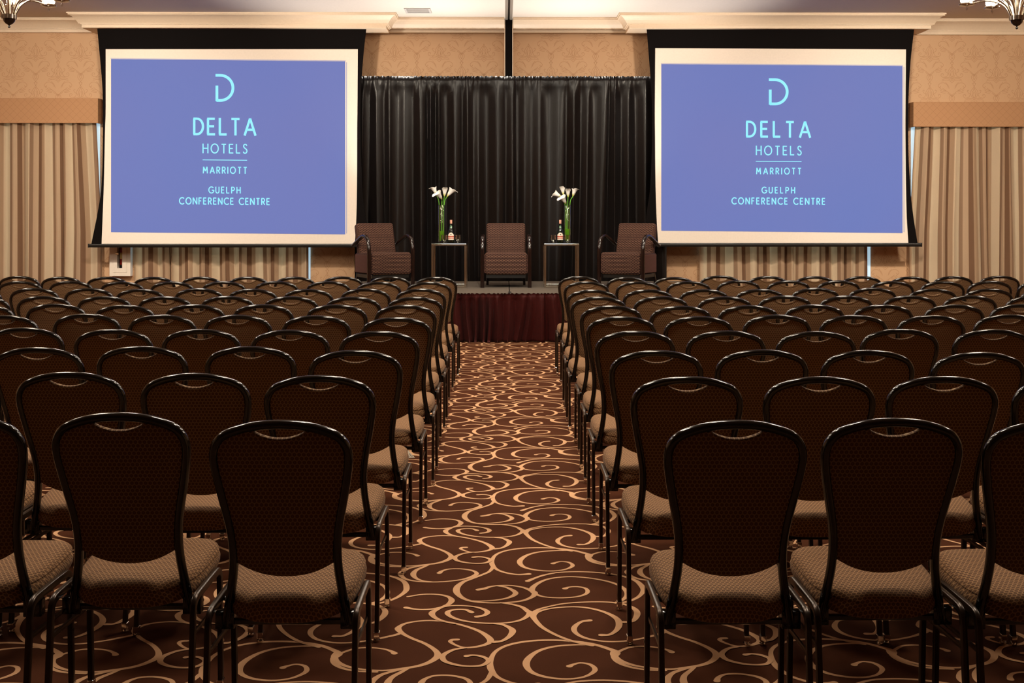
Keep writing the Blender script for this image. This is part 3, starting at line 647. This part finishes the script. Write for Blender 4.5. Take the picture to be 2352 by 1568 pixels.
def make_chair():
    root = empty('banquet_chair')
    half = catmull(FR, 4)
    path = [(-x, by(z), z) for x, z in half[::-1]] + [(x, by(z), z) for x, z in half[1:]]
    bm = bmesh.new(); sweep(bm, path, .0128, .0150, up=(0, 1, 0), n=14)
    # section: flat sides follow the back plane, deeper front to back
    obj('back_frame', bm, M['black_metal'], root)
    # back pad
    NU, NV = 28, 26; bm = bmesh.new(); sides = []
    for s in (-1, 1):
        g = []
        for i in range(NU + 1):
            u = -1 + 2 * i / NU; col = []
            for j in range(NV + 1):
                v = j / NV
                x0 = u * .176
                zb = .474 + .046 * abs(u) ** 2.2
                zt = frame_top(x0) - .006
                sc_ = 1 - (abs(x0) / .082) ** 2
                if sc_ > 0: zt = min(zt, frame_top(x0) - .006 - .038 * sc_ ** .8)
                z = zb + (zt - zb) * v
                x = u * (frame_x(min(z, .855)) - .004) if z < .84 else u * min(frame_x(.84) - .004, .179)
                if z > .84:
                    # keep inside the rounded shoulder
                    lim = .181
                    for (xa, za) in catmull(FR[:8], 6):
                        pass
                    x = u * .177
                    zt2 = frame_top(x) - .006
                    z = min(z, zt2)
                e = max(0, 1 - abs(u) ** 6) * max(0, 1 - abs(2 * v - 1) ** 8)
                th = .006 + (.014 if s > 0 else .007) * e
                col.append(bm.verts.new((x, by(z) + s * th, z)))
            g.append(col)
        sides.append(g)
        for i in range(NU):
            for j in range(NV):
                q = (g[i][j], g[i + 1][j], g[i + 1][j + 1], g[i][j + 1]); bm.faces.new(q if s < 0 else q[::-1])
    a, b = sides
    for i in range(NU):
        bm.faces.new((a[i][0], a[i + 1][0], b[i + 1][0], b[i][0])); bm.faces.new((a[i][NV], a[i + 1][NV], b[i + 1][NV], b[i][NV]))
    for j in range(NV):
        bm.faces.new((a[0][j], a[0][j + 1], b[0][j + 1], b[0][j])); bm.faces.new((a[NU][j], a[NU][j + 1], b[NU][j + 1], b[NU][j]))
    bp = obj('backrest', bm, M['back_fab'], root)
    # rolled lip of the hand hole
    bm = bmesh.new(); L = []
    for k in range(17):
        x = -.08 + .16 * k / 16; s_ = 1 - (abs(x) / .082) ** 2; z = frame_top(x) - .008 - .038 * max(0, s_) ** .8; L.append((x, by(z), z))
    sweep(bm, L, .011, .008, up=(0, 0, 1), n=10); lip = obj('hand_hole_roll', bm, M['back_fab'], bp)
    # seat
    N = 56; rings = []; bm = bmesh.new(); cy = .255; hd = .195
    def outline(k, ins):
        a = 2 * PI * k / N; c, s = math.cos(a), math.sin(a); e = 2 / (3.4 if s < 0 else 5.5)
        y = math.copysign(abs(s) ** e, s); x = math.copysign(abs(c) ** e, c)
        hw = .190 + .008 * y - .022 * max(0, -y) ** 2
        yy = y * (hd - ins)
        if y < 0: yy -= .012 * (1 - min(1, abs(x)) ** 2) * -y
        return x * (hw - ins), cy + yy
    def zt(x, y, z): return z + .015 * (y - cy) / hd
    for ins, z in ((.030, .374), (.014, .375), (.004, .381), (.0, .392), (-.001, .405), (.002, .418), (.0045, .422), (.002, .4255), (.006, .436), (.016, .445), (.034, .451), (.07, .455), (.11, .457), (.15, .458)):
        rings.append([bm.verts.new((lambda p: (p[0], p[1], zt(p[0], p[1], z - .006)))(outline(k, ins))) for k in range(N)])
    for p, q in zip(rings, rings[1:]):
        for k in range(N): bm.faces.new((p[k], p[(k + 1) % N], q[(k + 1) % N], q[k]))
    bm.faces.new(rings[0][::-1]); bm.faces.new(rings[-1])
    obj('seat', bm, M['seat_fab'], root)
    # seat frame: rear bar, brackets, side rails under the seat
    bm = bmesh.new(); yb = .128
    sweep(bm, [(-.18, yb, .337), (.18, yb, .337)], .010, .008, n=8, sq=5)
    for s in (-1, 1): box(bm, s * .177 - .027, s * .177 + .027, yb - .014, yb + .018, .318, .368, .003)
    obj('rear_crossbar', bm, M['black_metal'], root, smooth=True)
    bm = bmesh.new(); sweep(bm, [(-.19, .33, .366), (.19, .33, .366)], .010, .007, n=8, sq=5); obj('front_crossbar', bm, M['black_metal'], root)
    XO = .2035
    for s in (-1, 1):
        # rear leg with its rounded top and half of the side rail
        rear = [(s * XO, .0, .03), (s * XO, .012, .12), (s * XO, .030, .30), (s * XO, .036, .355), (s * XO, .045, .374), (s * XO, .062, .384), (s * XO, .09, .387), (s * XO, .20, .388)]
        front = [(s * XO, .350, .03), (s * XO, .346, .12), (s * XO, .338, .30), (s * XO, .334, .356), (s * XO, .326, .374), (s * XO, .309, .384), (s * XO, .285, .387), (s * XO, .20, .388)]
        for p in (rear, front):
            bm = bmesh.new(); sweep(bm, catmull(p, 4), .0118, .0082, up=(1, 0, 0), n=12, sq=4.5)
            if p is front: lathe_pts = None; sweep(bm, [(s * (XO + .006), .342, .2), (s * (XO + .0095), .342, .2)], .005, .005, up=(0, 0, 1), n=10)
            lg = obj('leg', bm, M['leg'], root)
            bm = bmesh.new(); x, y, _ = p[0]
            box(bm, x - .0105, x + .0105, y - .0125, y + .0125, .012, .034, .002); lathe(bm, [(.007, .012), (.007, .006), (.0125, .006), (.0125, .0012), (.010, .0012)], 14, x, y)
            obj('glide', bm, M['chrome2'], lg, smooth=False)
        bm = bmesh.new(); sweep(bm, [(s * (XO - .004), .032, .285), (s * (XO - .004), .338, .275)], .004, .007, n=8, sq=4); obj('side_stretcher', bm, M['leg'], root)
        bm = bmesh.new(); sweep(bm, [(s * (XO - .006), .2, .379), (s * .16, .2, .368)], .010, .006, n=8, sq=4); obj('rail_bracket', bm, M['black_metal'], root)
    return root
def kids(o): return [c for c in bpy.data.objects if c.parent == o]
TREE = {}
def tree_of(o): return [(c, tree_of(c)) for c in kids(o)]
def copy_tree(o, tree, parent=None):
    c = o.copy(); COL.objects.link(c)
    if parent is not None: c.parent = parent
    for k, tr in tree: copy_tree(k, tr, c)
    return c
LROWS = [  # from the row nearest the camera to the stage: (x, y) of the top centres, photograph pixels
 [(-110, 951), (271, 947.5), (641, 965)],
 [(-128, 858), (156.7, 854), (445.3, 857), (732, 861.9)],
 [(-46, 798), (187.5, 797), (-283, 798)][1:2] + [(-56, 798), (322.7, 795), (573, 795.5), (814.8, 804.4)][1:],
 [(53, 752), (257, 755.8), (459.8, 755.8), (664.2, 757.6), (870, 760.4)],
 [(9.4, 723.5), (196.4, 720.2), (371.8, 722.5), (544, 723), (725, 724.4), (909.7, 728.6)],
 [(-30.4, 699), (126.3, 695.9), (292.3, 700.6), (447.6, 698.7), (602.4, 698.7), (771.8, 699.6), (930.8, 700.6)],
 [(-38, 679), (100.6, 678.6), (238.5, 679.5), (379.8, 680.4), (521.5, 679.5), (667.4, 680.4), (816.2, 681.9), (952.8, 682.3)],
 [(-52, 661), (76.2, 659.9), (202.5, 660.8), (331.2, 664), (460.7, 661.5), (588, 663.6), (718, 664.5), (845.6, 662.2), (965.9, 663.1)],
 [(49, 645), (161.4, 644.4), (282, 646.8), (395.2, 646.8), (513, 645.8), (633.8, 645.4), (753, 645.4), (872.3, 647.7), (984.6, 648.2)],
 [(42, 632.5), (141.3, 635), (244.6, 635.5), (354, 636), (461.6, 635.5), (570.6, 635.5), (676.8, 635.5), (785.8, 634.5), (894.8, 634.5), (1001, 636)]]
LROWS[2] = [(82, 797), (322.7, 795), (573, 795.5), (814.8, 804.4)]
LROWS[2] = [(88.9, 797.4), (322.7, 795), (573, 795.5), (814.8, 804.4)]
def rp(x, y): return (1250 + x / 2.134, 600 + y / 2.134)
RROWS = [
 [(1693.5, 965), (2056, 960), (2431, 965)],
 [rp(705, 565), rp(1358, 565), rp(1960, 563), rp(2585, 566)],
 [rp(553, 437), rp(1073, 433), rp(1595, 435), rp(2105, 445)],
 [rp(448, 341), rp(895, 340), rp(1337, 343), rp(1750, 331), rp(2205, 333)],
 [rp(380, 270), rp(758, 270), rp(1145, 262), rp(1510, 263), rp(1900, 264), rp(2280, 260)],
 [rp(330, 220), rp(655, 223), rp(990, 218), rp(1325, 211), rp(1660, 212), rp(2015, 210), rp(2335, 207)],
 [rp(268, 177), rp(575, 173), rp(888, 175), rp(1183, 168), rp(1482, 168), rp(1795, 167), rp(2082, 166), rp(2372, 168)],
 [rp(236, 142), rp(510, 140), rp(782, 138), rp(1052, 137), rp(1332, 128), rp(1612, 126), rp(1880, 133), rp(2155, 133), rp(2430, 134)],
 [rp(208, 100), rp(463, 100), rp(710, 98), rp(955, 91), rp(1200, 92), rp(1445, 92), rp(1700, 97), rp(1945, 98), rp(2185, 95), rp(2435, 95)],
 [rp(172, 73), rp(408, 80), rp(632, 80), rp(862, 68), rp(1096, 72), rp(1327, 73), rp(1558, 73), rp(1785, 76), rp(2005, 72), rp(2235, 69)]]
ORD = ['first', 'second', 'third', 'fourth', 'fifth', 'sixth', 'seventh', 'eighth', 'ninth', 'tenth', 'eleventh', 'twelfth']
chair = make_chair(); ctree = tree_of(chair); first = True
for rows, left in ((LROWS, True), (RROWS, False)):
    for ri, row in enumerate(rows):
        pts = sorted(row, key=lambda p: p[0], reverse=left)
        ys = sorted(p[1] for p in pts); med = ys[len(ys) // 2]; prev = None
        for k, (x, y) in enumerate(pts):
            yy = med + (y - med) * (1.0 if ri < 5 else .6)
            D = F * (HC - CH) / (yy - YH)
            X = RT.x * D * (x - 1176) / F + FW.x * D
            Yc = FW.y * D + RT.y * D * (x - 1176) / F
            if prev is not None:
                if left: X = min(X, prev - .433)
                else: X = max(X, prev + .433)
            prev = X
            c = chair if first else copy_tree(chair, ctree); first = False
            c.location = (X, Yc, 0); c.rotation_euler = (0, 0, R.uniform(-.004, .004))
            side = 'extinguisher-cabinet side' if left else 'side opposite extinguisher cabinet'
            tag(c, 'brown patterned banquet chair, %s seat from aisle, %s row from stage, %s' % (ORD[k], ORD[9 - ri], side), 'chair', 'rows of banquet chairs facing the stage')
# ------------------------------------------------------------------ armchairs
def rbox(bm, x0, x1, y0, y1, z0, z1, b, seg=4): box(bm, x0, x1, y0, y1, z0, z1, b, seg)
def make_armchair():
    root = empty('armchair')
    bm = bmesh.new(); rbox(bm, -.272, .272, -.29, .30, .168, .448, .032)
    for v in bm.verts: v.co.z += -.03 * max(0, (v.co.y + .05)) * (1 if v.co.z > .3 else 0)
    st = obj('seat', bm, M['weave'], root)
    for s in (-1, 1):
        bm = bmesh.new(); rbox(bm, s * .2745 - .0035, s * .2745 + .0035, -.265, .275, .185, .415, .003, 1); obj('side_panel', bm, M['rib'], st, smooth=False)
    bm = bmesh.new(); rbox(bm, -.258, .258, -.062, .062, 0, .455, .035)
    bmesh.ops.rotate(bm, verts=bm.verts[:], cent=(0, 0, 0), matrix=Matrix.Rotation(-.27, 3, 'X')); bmesh.ops.translate(bm, verts=bm.verts[:], vec=(0, .205, .375))
    obj('backrest', bm, M['weave'], root)
    for s in (-1, 1):
        X = s * .302
        pa = catmull([(X, -.262, .0), (X, -.266, .2), (X, -.268, .42), (X, -.258, .53), (X, -.215, .615), (X, -.14, .655), (X, -.05, .655), (X, .06, .618), (X, .18, .572), (X, .30, .525)], 5)
        bm = bmesh.new(); sweep(bm, pa, .019, .025, up=(1, 0, 0), n=14, sq=3); obj('arm', bm, M['wood'], root)
        bm = bmesh.new(); sweep(bm, [(s * .24, .27, .17), (s * .245, .33, .005)], .017, .017, up=(0, 1, 0), n=10, sq=4); obj('rear_leg', bm, M['wood'], root)
    bm = bmesh.new(); box(bm, -.255, .255, -.25, .27, .12, .168, .004); obj('base_frame', bm, M['black'], root, smooth=False)
    return root
AL = ['patterned brown armchair on stage turned inward, in front of the screen above the extinguisher cabinet', 'patterned brown armchair on stage between the two side tables, facing the audience', 'patterned brown armchair on stage turned inward, on the side away from the extinguisher cabinet']
ac = make_armchair(); atr = tree_of(ac)
for k, (px, Y, rz) in enumerate(((880, 14.75, .5), (1162, 14.80, 0), (1444, 14.75, -.5))):
    c = ac if k == 0 else copy_tree(ac, atr)
    p = atY(px, 600, Y); c.location = (p.x, Y, SZ + .002); c.rotation_euler = (0, 0, rz); tag(c, AL[k], 'armchair', 'armchairs on the stage')
# ------------------------------------------------------------------ side tables
TH = .575
def make_table():
    root = empty('side_table'); w, d, t = .222, .215, .0125
    def fr(y):
        bm = bmesh.new(); h = TH - .012
        box(bm, -w, -w + 2 * t, y - t, y + t, 0, h, .002); box(bm, w - 2 * t, w, y - t, y + t, 0, h, .002)
        box(bm, -w + 2 * t, w - 2 * t, y - t, y + t, h - 2 * t, h, .002); box(bm, -w + 2 * t, w - 2 * t, y - t, y + t, 0, 2 * t, .002); return bm
    f = obj('frame', fr(-d), M['chrome'], root, smooth=False); f.name = 'front_frame'
    obj('rear_frame', fr(d), M['chrome'], root, smooth=False)
    bm = bmesh.new()
    for s in (-1, 1):
        for z in (0, TH - .012 - 2 * t): box(bm, s * w - (2 * t if s > 0 else 0), s * w + (0 if s > 0 else 2 * t), -d + t, d - t, z, z + 2 * t, .002)
    obj('side_rail', bm, M['chrome'], root, smooth=False)
    bm = bmesh.new(); box(bm, -w + .004, w - .004, -d - t + .004, d + t - .004, TH - .0118, TH); obj('table_top', bm, M['bglass'], root, smooth=False)
    return root
tb = make_table(); ttr = tree_of(tb)
TL = ['chrome side table with black glass top on stage, nearer the extinguisher cabinet', 'chrome side table with black glass top on stage, away from the extinguisher cabinet']
TZ = SZ + TH + .0004; tcen = []
for k, px in enumerate((1031, 1290)):
    c = tb if k == 0 else copy_tree(tb, ttr); Y = 14.5 + .23; X = atY(px, 560, 14.5).x
    c.location = (X, Y, SZ); tag(c, TL[k], 'side table', 'chrome side tables on the stage'); tcen.append((X, Y))
# things on the tables
def on_table(k, px, dy): return (atY(px, 555, tcen[k][1] + dy).x, tcen[k][1] + dy, TZ)
def make_vase(loc, label, fill):
    r = tag(empty('glass_vase', loc), label, 'vase', 'tall lily vases')
    bm = bmesh.new(); lathe(bm, [(.046, 0), (.047, .004), (.047, .482), (.0455, .485), (.044, .482), (.044, .018), (.03, .014)], 32); obj('glass', bm, M['glass'], r)
    bm = bmesh.new(); lathe(bm, [(.0425, .0185), (.0432, .022), (.0432, fill), (.037, fill)], 32, cap1=False); obj('water', bm, M['water'], r)
    return r
def make_glass(loc, label):
    r = tag(empty('drinking_glass', loc), label, 'glass', 'stemless glasses on the side tables')
    bm = bmesh.new(); lathe(bm, [(.026, 0), (.033, .003), (.040, .025), (.042, .05), (.038, .098), (.0372, .0985), (.0364, .098), (.040, .05), (.038, .026), (.030, .012), (.01, .010)], 28); obj('bowl', bm, M['glass'], r)
    return r
def make_bottle(loc, label):
    r = tag(empty('water_bottle', loc), label, 'bottle', 'green bottles on the side tables')
    bm = bmesh.new(); lathe(bm, [(.034, 0), (.0395, .004), (.040, .02), (.040, .11), (.037, .135), (.027, .175), (.018, .21), (.0135, .24), (.013, .27), (.0145, .272), (.0145, .284), (.013, .2855)], 28); obj('body', bm, M['gglass'], r)
    bm = bmesh.new(); n = 20; g = []
    for j in range(n + 1):
        a = math.radians(-158 + 136 * j / n); hgt = .105 + .022 * max(0, 1 - ((j - n / 2) / (n * .33)) ** 2) ** .5 if abs(j - n / 2) < n * .33 else .105
        g.append([bm.verts.new((.0406 * math.cos(a), .0406 * math.sin(a), z)) for z in (.036, hgt)])
    for a, b in zip(g, g[1:]): bm.faces.new((a[0], b[0], b[1], a[1]))
    lb = obj('body_label', bm, M['label'], r)
    bm = bmesh.new(); g = []
    for j in range(n + 1):
        a = math.radians(-158 + 136 * j / n); g.append([bm.verts.new((.0409 * math.cos(a), .0409 * math.sin(a), z)) for z in (.046, .056, .066, .086)])
    for a, b in zip(g, g[1:]): bm.faces.new((a[0], b[0], b[1], a[1])); bm.faces.new((a[2], b[2], b[3], a[3]))
    obj('red_band', bm, M['redband'], lb)
    bm = bmesh.new()
    for q in range(4):
        a = q * PI / 2; bmesh.ops.create_circle(bm, cap_ends=True, segments=10, radius=.0042, matrix=Matrix.Translation((.0045 * math.cos(a), -.0412, .104 + .0045 * math.sin(a))) @ Matrix.Rotation(PI / 2, 4, 'X'))
    obj('emblem', bm, M['black'], lb, smooth=False)
    bm = bmesh.new(); N = 16; g = []
    for i in range(7):
        z = .184 + .036 * i / 6; rad = .0255 - (z - .175) / .035 * .009 + .0014; hw = math.sqrt(max(0, 1 - ((z - .202) / .0185) ** 2)) * .9
        g.append([bm.verts.new((rad * math.cos(-PI / 2 + hw * (2 * k / 8 - 1)), rad * math.sin(-PI / 2 + hw * (2 * k / 8 - 1)), z)) for k in range(9)])
    for a, b in zip(g, g[1:]):
        for k in range(8): bm.faces.new((a[k], a[k + 1], b[k + 1], b[k]))
    obj('neck_label', bm, M['label'], r)
    bm = bmesh.new(); lathe(bm, [(.0146, .243), (.0152, .25), (.0152, .288), (.0135, .291)], 20); obj('foil_cap', bm, M['foil'], r)
    return r
EX = 'table nearer the extinguisher cabinet'; OP = 'table away from the extinguisher cabinet'
VL = on_table(0, 1014.5, .09); VR = on_table(1, 1303, .09)
make_vase(VL, 'tall clear lily vase with water on the ' + EX, .145); make_vase(VR, 'tall clear lily vase with water on the ' + OP, .175)
make_bottle(on_table(0, 1036, -.10), 'green water bottle with cream label on the ' + EX); make_bottle(on_table(1, 1286.8, -.10), 'green water bottle with cream label on the ' + OP)
make_glass(on_table(0, 1020.6, -.13), 'stemless glass in front of the vase on the ' + EX); make_glass(on_table(0, 1052, -.10), 'stemless glass beside the bottle, on the ' + EX)
make_glass(on_table(1, 1303.4, -.13), 'stemless glass in front of the vase on the ' + OP); make_glass(on_table(1, 1270.6, -.10), 'stemless glass beside the bottle, on the ' + OP)
def lily(vase, bpx, tip, ofs, label, size, seed, dep):
    """calla lily: stem standing in the vase, bloom leaning along the base->tip direction"""
    b = atY(bpx[0], bpx[1], vase[1] + dep * .4); t = atY(tip[0], tip[1], vase[1] + dep); r = random.Random(seed)
    root = tag(empty('calla_lily', (vase[0], vase[1], vase[2] + .022)), label, 'flower', 'white calla lilies in the vases')
    L = lambda p: Vector(p) - Vector(root.location)
    foot = Vector((ofs[0] * .024, ofs[1] * .024, 0)); rim = Vector((L(b).x * .75, ofs[1] * .02, .490))
    if rim.xy.length > .036: rim.xy = rim.xy.normalized() * .036
    path = catmull([foot, foot * .3 + rim * .7 - Vector((0, 0, .14)) , rim, L(b)], 8)
    bm = bmesh.new(); sweep(bm, path, .0052, .0052, up=(0, 1, 0), n=8); obj('stem', bm, M['stem'], root)
    ax = (L(t) - L(b)); ln = size; ax.normalize()
    # spathe funnel: along local z, flared, with one long pointed side
    bm = bmesh.new(); n = 24; g = []
    for i in range(11):
        s = i / 10; rad = .0058 + (.010 + .022 * s ** 2.2) * min(1, s * 3) * size / .12
        row = []
        for j in range(n):
            a = 2 * PI * j / n; point = max(0, math.cos(a)) ** 2; back = max(0, -math.cos(a))
            z = s * ln * (.72 + .28 * point + .05 * back) + 0
            rr = rad * (1 + .9 * s ** 3 * point ** 2 + .15 * s ** 2 * back)
            zz = z - .35 * s ** 6 * ln * (point ** 3) * .5
            row.append(bm.verts.new((rr * math.cos(a), rr * math.sin(a) * (1 - .12 * s), zz)))
        g.append(row)
    for p, q in zip(g, g[1:]):
        for j in range(n): bm.faces.new((p[j], p[(j + 1) % n], q[(j + 1) % n], q[j]))
    bmesh.ops.recalc_face_normals(bm, faces=bm.faces[:]); bmesh.ops.solidify(bm, geom=bm.faces[:], thickness=.0012)
    sp = obj('bloom', bm, M['lily'], root)
    zq = Vector((0, 0, 1)); side = Vector((ax.x, -.35, 0)).normalized(); up2 = ax
    yv = up2.cross(side).normalized(); xv = yv.cross(up2).normalized()
    sp.matrix_local = Matrix.Translation(L(b)) @ Matrix((xv, yv, up2)).transposed().to_4x4()
    bm = bmesh.new(); sweep(bm, [(0, 0, .02), (0, 0, ln * .62)], .0032, .0032, up=(0, 1, 0), n=8); sd = obj('spadix', bm, M['spadix'], sp)
    return root
cl = lambda x, y: (960 + x / 5.806, 410 + y / 5.806); cr2 = lambda x, y: (1220 + x / 5.806, 410 + y / 5.806)
lily(VL, cl(245, 215), cl(195, 95), (-1, .2), 'white calla lily leaning outermost toward the extinguisher cabinet screen', .13, 1, 0)
lily(VL, cl(318, 275), cl(235, 155), (-.3, -.8), 'wide open white calla lily facing outward, low in the vase nearer the extinguisher', .15, 2, -.14)
lily(VL, cl(352, 235), cl(360, 100), (.2, .8), 'upright white calla lily in the vase nearer the extinguisher cabinet', .13, 3, .02)
lily(VL, cl(388, 240), cl(490, 110), (.9, 0), 'large white calla lily with long pointed lip leaning toward the middle armchair', .155, 4, 0)
lily(VR, cr2(405, 245), cr2(280, 180), (-.9, 0), 'white calla lily leaning flat toward the middle armchair, far table vase', .14, 5, 0)
lily(VR, cr2(462, 335), cr2(390, 205), (-.4, -.9), 'large low white calla lily at the rim of the vase away from the extinguisher', .15, 6, -.13)
lily(VR, cr2(430, 215), cr2(415, 110), (-.3, .7), 'upright white calla lily behind the low one, vase away from the extinguisher', .12, 7, .03)
lily(VR, cr2(492, 245), cr2(490, 112), (.3, .5), 'upright white calla lily at the centre of the vase away from the extinguisher', .125, 8, 0)
lily(VR, cr2(557, 235), cr2(590, 115), (.9, .1), 'white calla lily leaning outermost toward the screen without extinguisher cabinet', .125, 9, 0)
# ------------------------------------------------------------------ folded paper card on the carpet
p = atZ(943, 1051.5, 0); cr3 = tag(empty('paper_card', (p.x, p.y, .001), .2), 'small folded white paper card standing on the carpet by the aisle', 'card')
bm = bmesh.new(); a = [bm.verts.new(c) for c in ((-.018, 0, 0), (.028, 0, 0), (-.014, .012, .045), (-.016, .03, 0))]
bm.faces.new((a[0], a[1], a[2])); bm.faces.new((a[0], a[2], a[3])); bm.faces.new((a[1], a[3], a[2]))
obj('card', bm, M['label'], cr3, smooth=False)
V, Fc = [], []
for q in ([(-.006, .008), (.002, .016), (-.006, .022), (-.002, .028)], [(.004, .006), (.012, .01), (.008, .016)]): ribbon(V, Fc, q, [.002] * len(q), lambda x, z: (x, z * .27 - .0006, z))
link('ink_mark', mesh_from('ink_mark', V, Fc), M['black'], cr3)
# ------------------------------------------------------------------ chandeliers
def make_chandelier():
    root = empty('chandelier'); z0 = 0.0   # origin at the finial tip
    bm = bmesh.new(); lathe(bm, [(.003, 0), (.009, .006), (.009, .012), (.005, .018), (.007, .022), (.022, .03), (.036, .045), (.041, .062)], 28); obj('finial_bowl', bm, M['wood'], root)
    bm = bmesh.new(); lathe(bm, [(.041, .062), (.047, .064), (.047, .094), (.041, .096), (.02, .098)], 28)
    for k in range(12):
        a = 2 * PI * k / 12; sweep(bm, [(.047 * math.cos(a), .047 * math.sin(a), .064), (.047 * math.cos(a), .047 * math.sin(a), .094)], .005, .005, up=(0, 1, 0), n=8)
    obj('hub', bm, M['chrome'], root)
    bm = bmesh.new(); H = CZ - CHZ; sweep(bm, [(0, 0, .09), (0, 0, .55)], .011, .011, up=(0, 1, 0)); sweep(bm, [(0, 0, .55), (0, 0, H - .03)], .007, .007, up=(0, 1, 0)); lathe(bm, [(.07, H - .03), (.07, H - .012), (.06, H - .002)], 24); obj('column', bm, M['chrome'], root)
    for k in range(8):
        a = 2 * PI * k / 8 + .18; c, s = math.cos(a), math.sin(a)
        def pp(r, z): return (r * c, r * s, z)
        arm = bmesh.new(); sweep(arm, catmull([pp(.036, .08), pp(.05, .115), pp(.080, .165), (pp(.135, .205)), pp(.21, .225), pp(.29, .22), pp(.345, .212)], 6), .0062, .0062, n=10)
        sweep(arm, catmull([pp(.036, .09), pp(.045, .125), pp(.070, .185), pp(.12, .235), pp(.19, .258), pp(.27, .245), pp(.34, .218)], 6), .0045, .0045, n=8)
        am = obj('arm', arm, M['chrome'], root)
        bm = bmesh.new(); lathe(bm, [(.01, .204), (.052, .210), (.055, .216), (.052, .222), (.02, .224)], 24, .345 * c, .345 * s); obj('plate', bm, M['chrome'], am)
        bm = bmesh.new(); lathe(bm, [(.036, .226), (.044, .238), (.05, .338), (.048, .338), (.042, .238), (.034, .228)], 24, .345 * c, .345 * s); obj('lamp_shade', bm, M['shade'], am)
        bm = bmesh.new(); lathe(bm, [(.002, .173), (.008, .185), (.003, .198), (.002, .204)], 8, .345 * c, .345 * s); obj('crystal_drop', bm, M['crystal'], am, smooth=False)
    return root
CHY = 8.0; CHZ = atY(22, 64.5, CHY).z
chd = make_chandelier(); chtr = tree_of(chd)
for k, (px, lb) in enumerate(((21, 'chrome chandelier with curved arms hanging over the extinguisher-cabinet block of chairs'), (2335.5, 'chrome chandelier with curved arms hanging over the chairs opposite the extinguisher cabinet'))):
    c = chd if k == 0 else copy_tree(chd, chtr); q = atY(px, 64 if k == 0 else 62.5, CHY); c.location = (q.x, CHY, CHZ); c.rotation_euler = (0, 0, .15 if k == 0 else -.1); tag(c, lb, 'chandelier', 'chrome chandeliers')
    for dx, dz in ((0, .42),):
        ld = bpy.data.lights.new('chandelier_glow', 'POINT'); ld.energy = 55; ld.color = (1, .83, .62); ld.shadow_soft_size = .2
        lo = bpy.data.objects.new('chandelier_glow', ld); COL.objects.link(lo); lo.location = (q.x, CHY, CHZ + dz)
# ------------------------------------------------------------------ lights
def area(name, loc, size, energy, color=(1, .84, .64), rot=(0, 0, 0), sy=None, spread=None):
    ld = bpy.data.lights.new(name, 'AREA'); ld.energy = energy; ld.color = color; ld.size = size
    if sy: ld.shape = 'RECTANGLE'; ld.size_y = sy
    if spread: ld.spread = spread
    lo = bpy.data.objects.new(name, ld); COL.objects.link(lo); lo.location = loc; lo.rotation_euler = rot; return lo
def spot(name, loc, target, energy, ang, color=(1, .84, .64), blend=.6, rad=.15):
    ld = bpy.data.lights.new(name, 'SPOT'); ld.energy = energy; ld.color = color; ld.spot_size = math.radians(ang); ld.spot_blend = blend; ld.shadow_soft_size = rad
    lo = bpy.data.objects.new(name, ld); COL.objects.link(lo); lo.location = loc
    lo.rotation_euler = (Vector(target) - Vector(loc)).to_track_quat('-Z', 'Y').to_euler(); return lo
WARM = (1, .87, .70)
for x in (-6.0, -3.2, 3.2, 6.0):
    for y in (6.2, 10.2): area('downlight', (x, y, CZ - .02), .6, 66, WARM)
for x in (-.75, .85):
    for y in (5.2, 8.2, 11.2): area('downlight', (x, y, CZ - .02), .5, 50, WARM)
for x in (-6.6, -3.6, 3.7, 6.8): spot('wall_washer', (x, 11.2, CZ - .03), (x, 16.4, 2.5), 950, 78, WARM, .8, .2)
area('stage_downlight', (0.1, 13.3, CZ - .02), .7, 60, WARM)
for px in (880, 1162, 1444): spot('hidden_ceiling_fill', (atY(px, 600, 15.5).x, 15.5, SZ + .12), (atY(px, 600, 15.5).x * 1.08, 15.12, CZ), 520, 64, (1, .93, .84), 1.0, .05)  # added lamps hidden behind the armchairs, only to brighten the centre ceiling
spot('added_stage_fill', (.1, 8.4, CZ - .05), (.1, 15.0, 1.3), 800, 30, (1, .93, .82), .9, .08)  # added spot with no fixture, brightens the lilies and the stage
spot('added_soffit_fill', (.1, 8.6, 3.75), (.1, 15.9, 4.1), 170, 34, (1, .92, .8), .95, .3)  # unseen spot added to light soffit ends and ceiling; there is no cove
W = bpy.data.worlds.new('world'); sc.world = W; W.use_nodes = True
bg = W.node_tree.nodes['Background']; bg.inputs[0].default_value = (1, .85, .7, 1); bg.inputs[1].default_value = .006
sc.view_settings.view_transform = 'Standard'; sc.view_settings.look = 'None'; sc.view_settings.exposure = .15; sc.view_settings.gamma = 1; sc.view_settings.use_curve_mapping = False
sc.cycles.use_denoising = True; sc.cycles.use_adaptive_sampling = True; sc.cycles.adaptive_threshold = .03; sc.cycles.max_bounces = 6; sc.cycles.diffuse_bounces = 3; sc.cycles.glossy_bounces = 3; sc.cycles.transmission_bounces = 7
sc.cycles.caustics_reflective = False; sc.cycles.caustics_refractive = False; sc.cycles.sample_clamp_indirect = 4
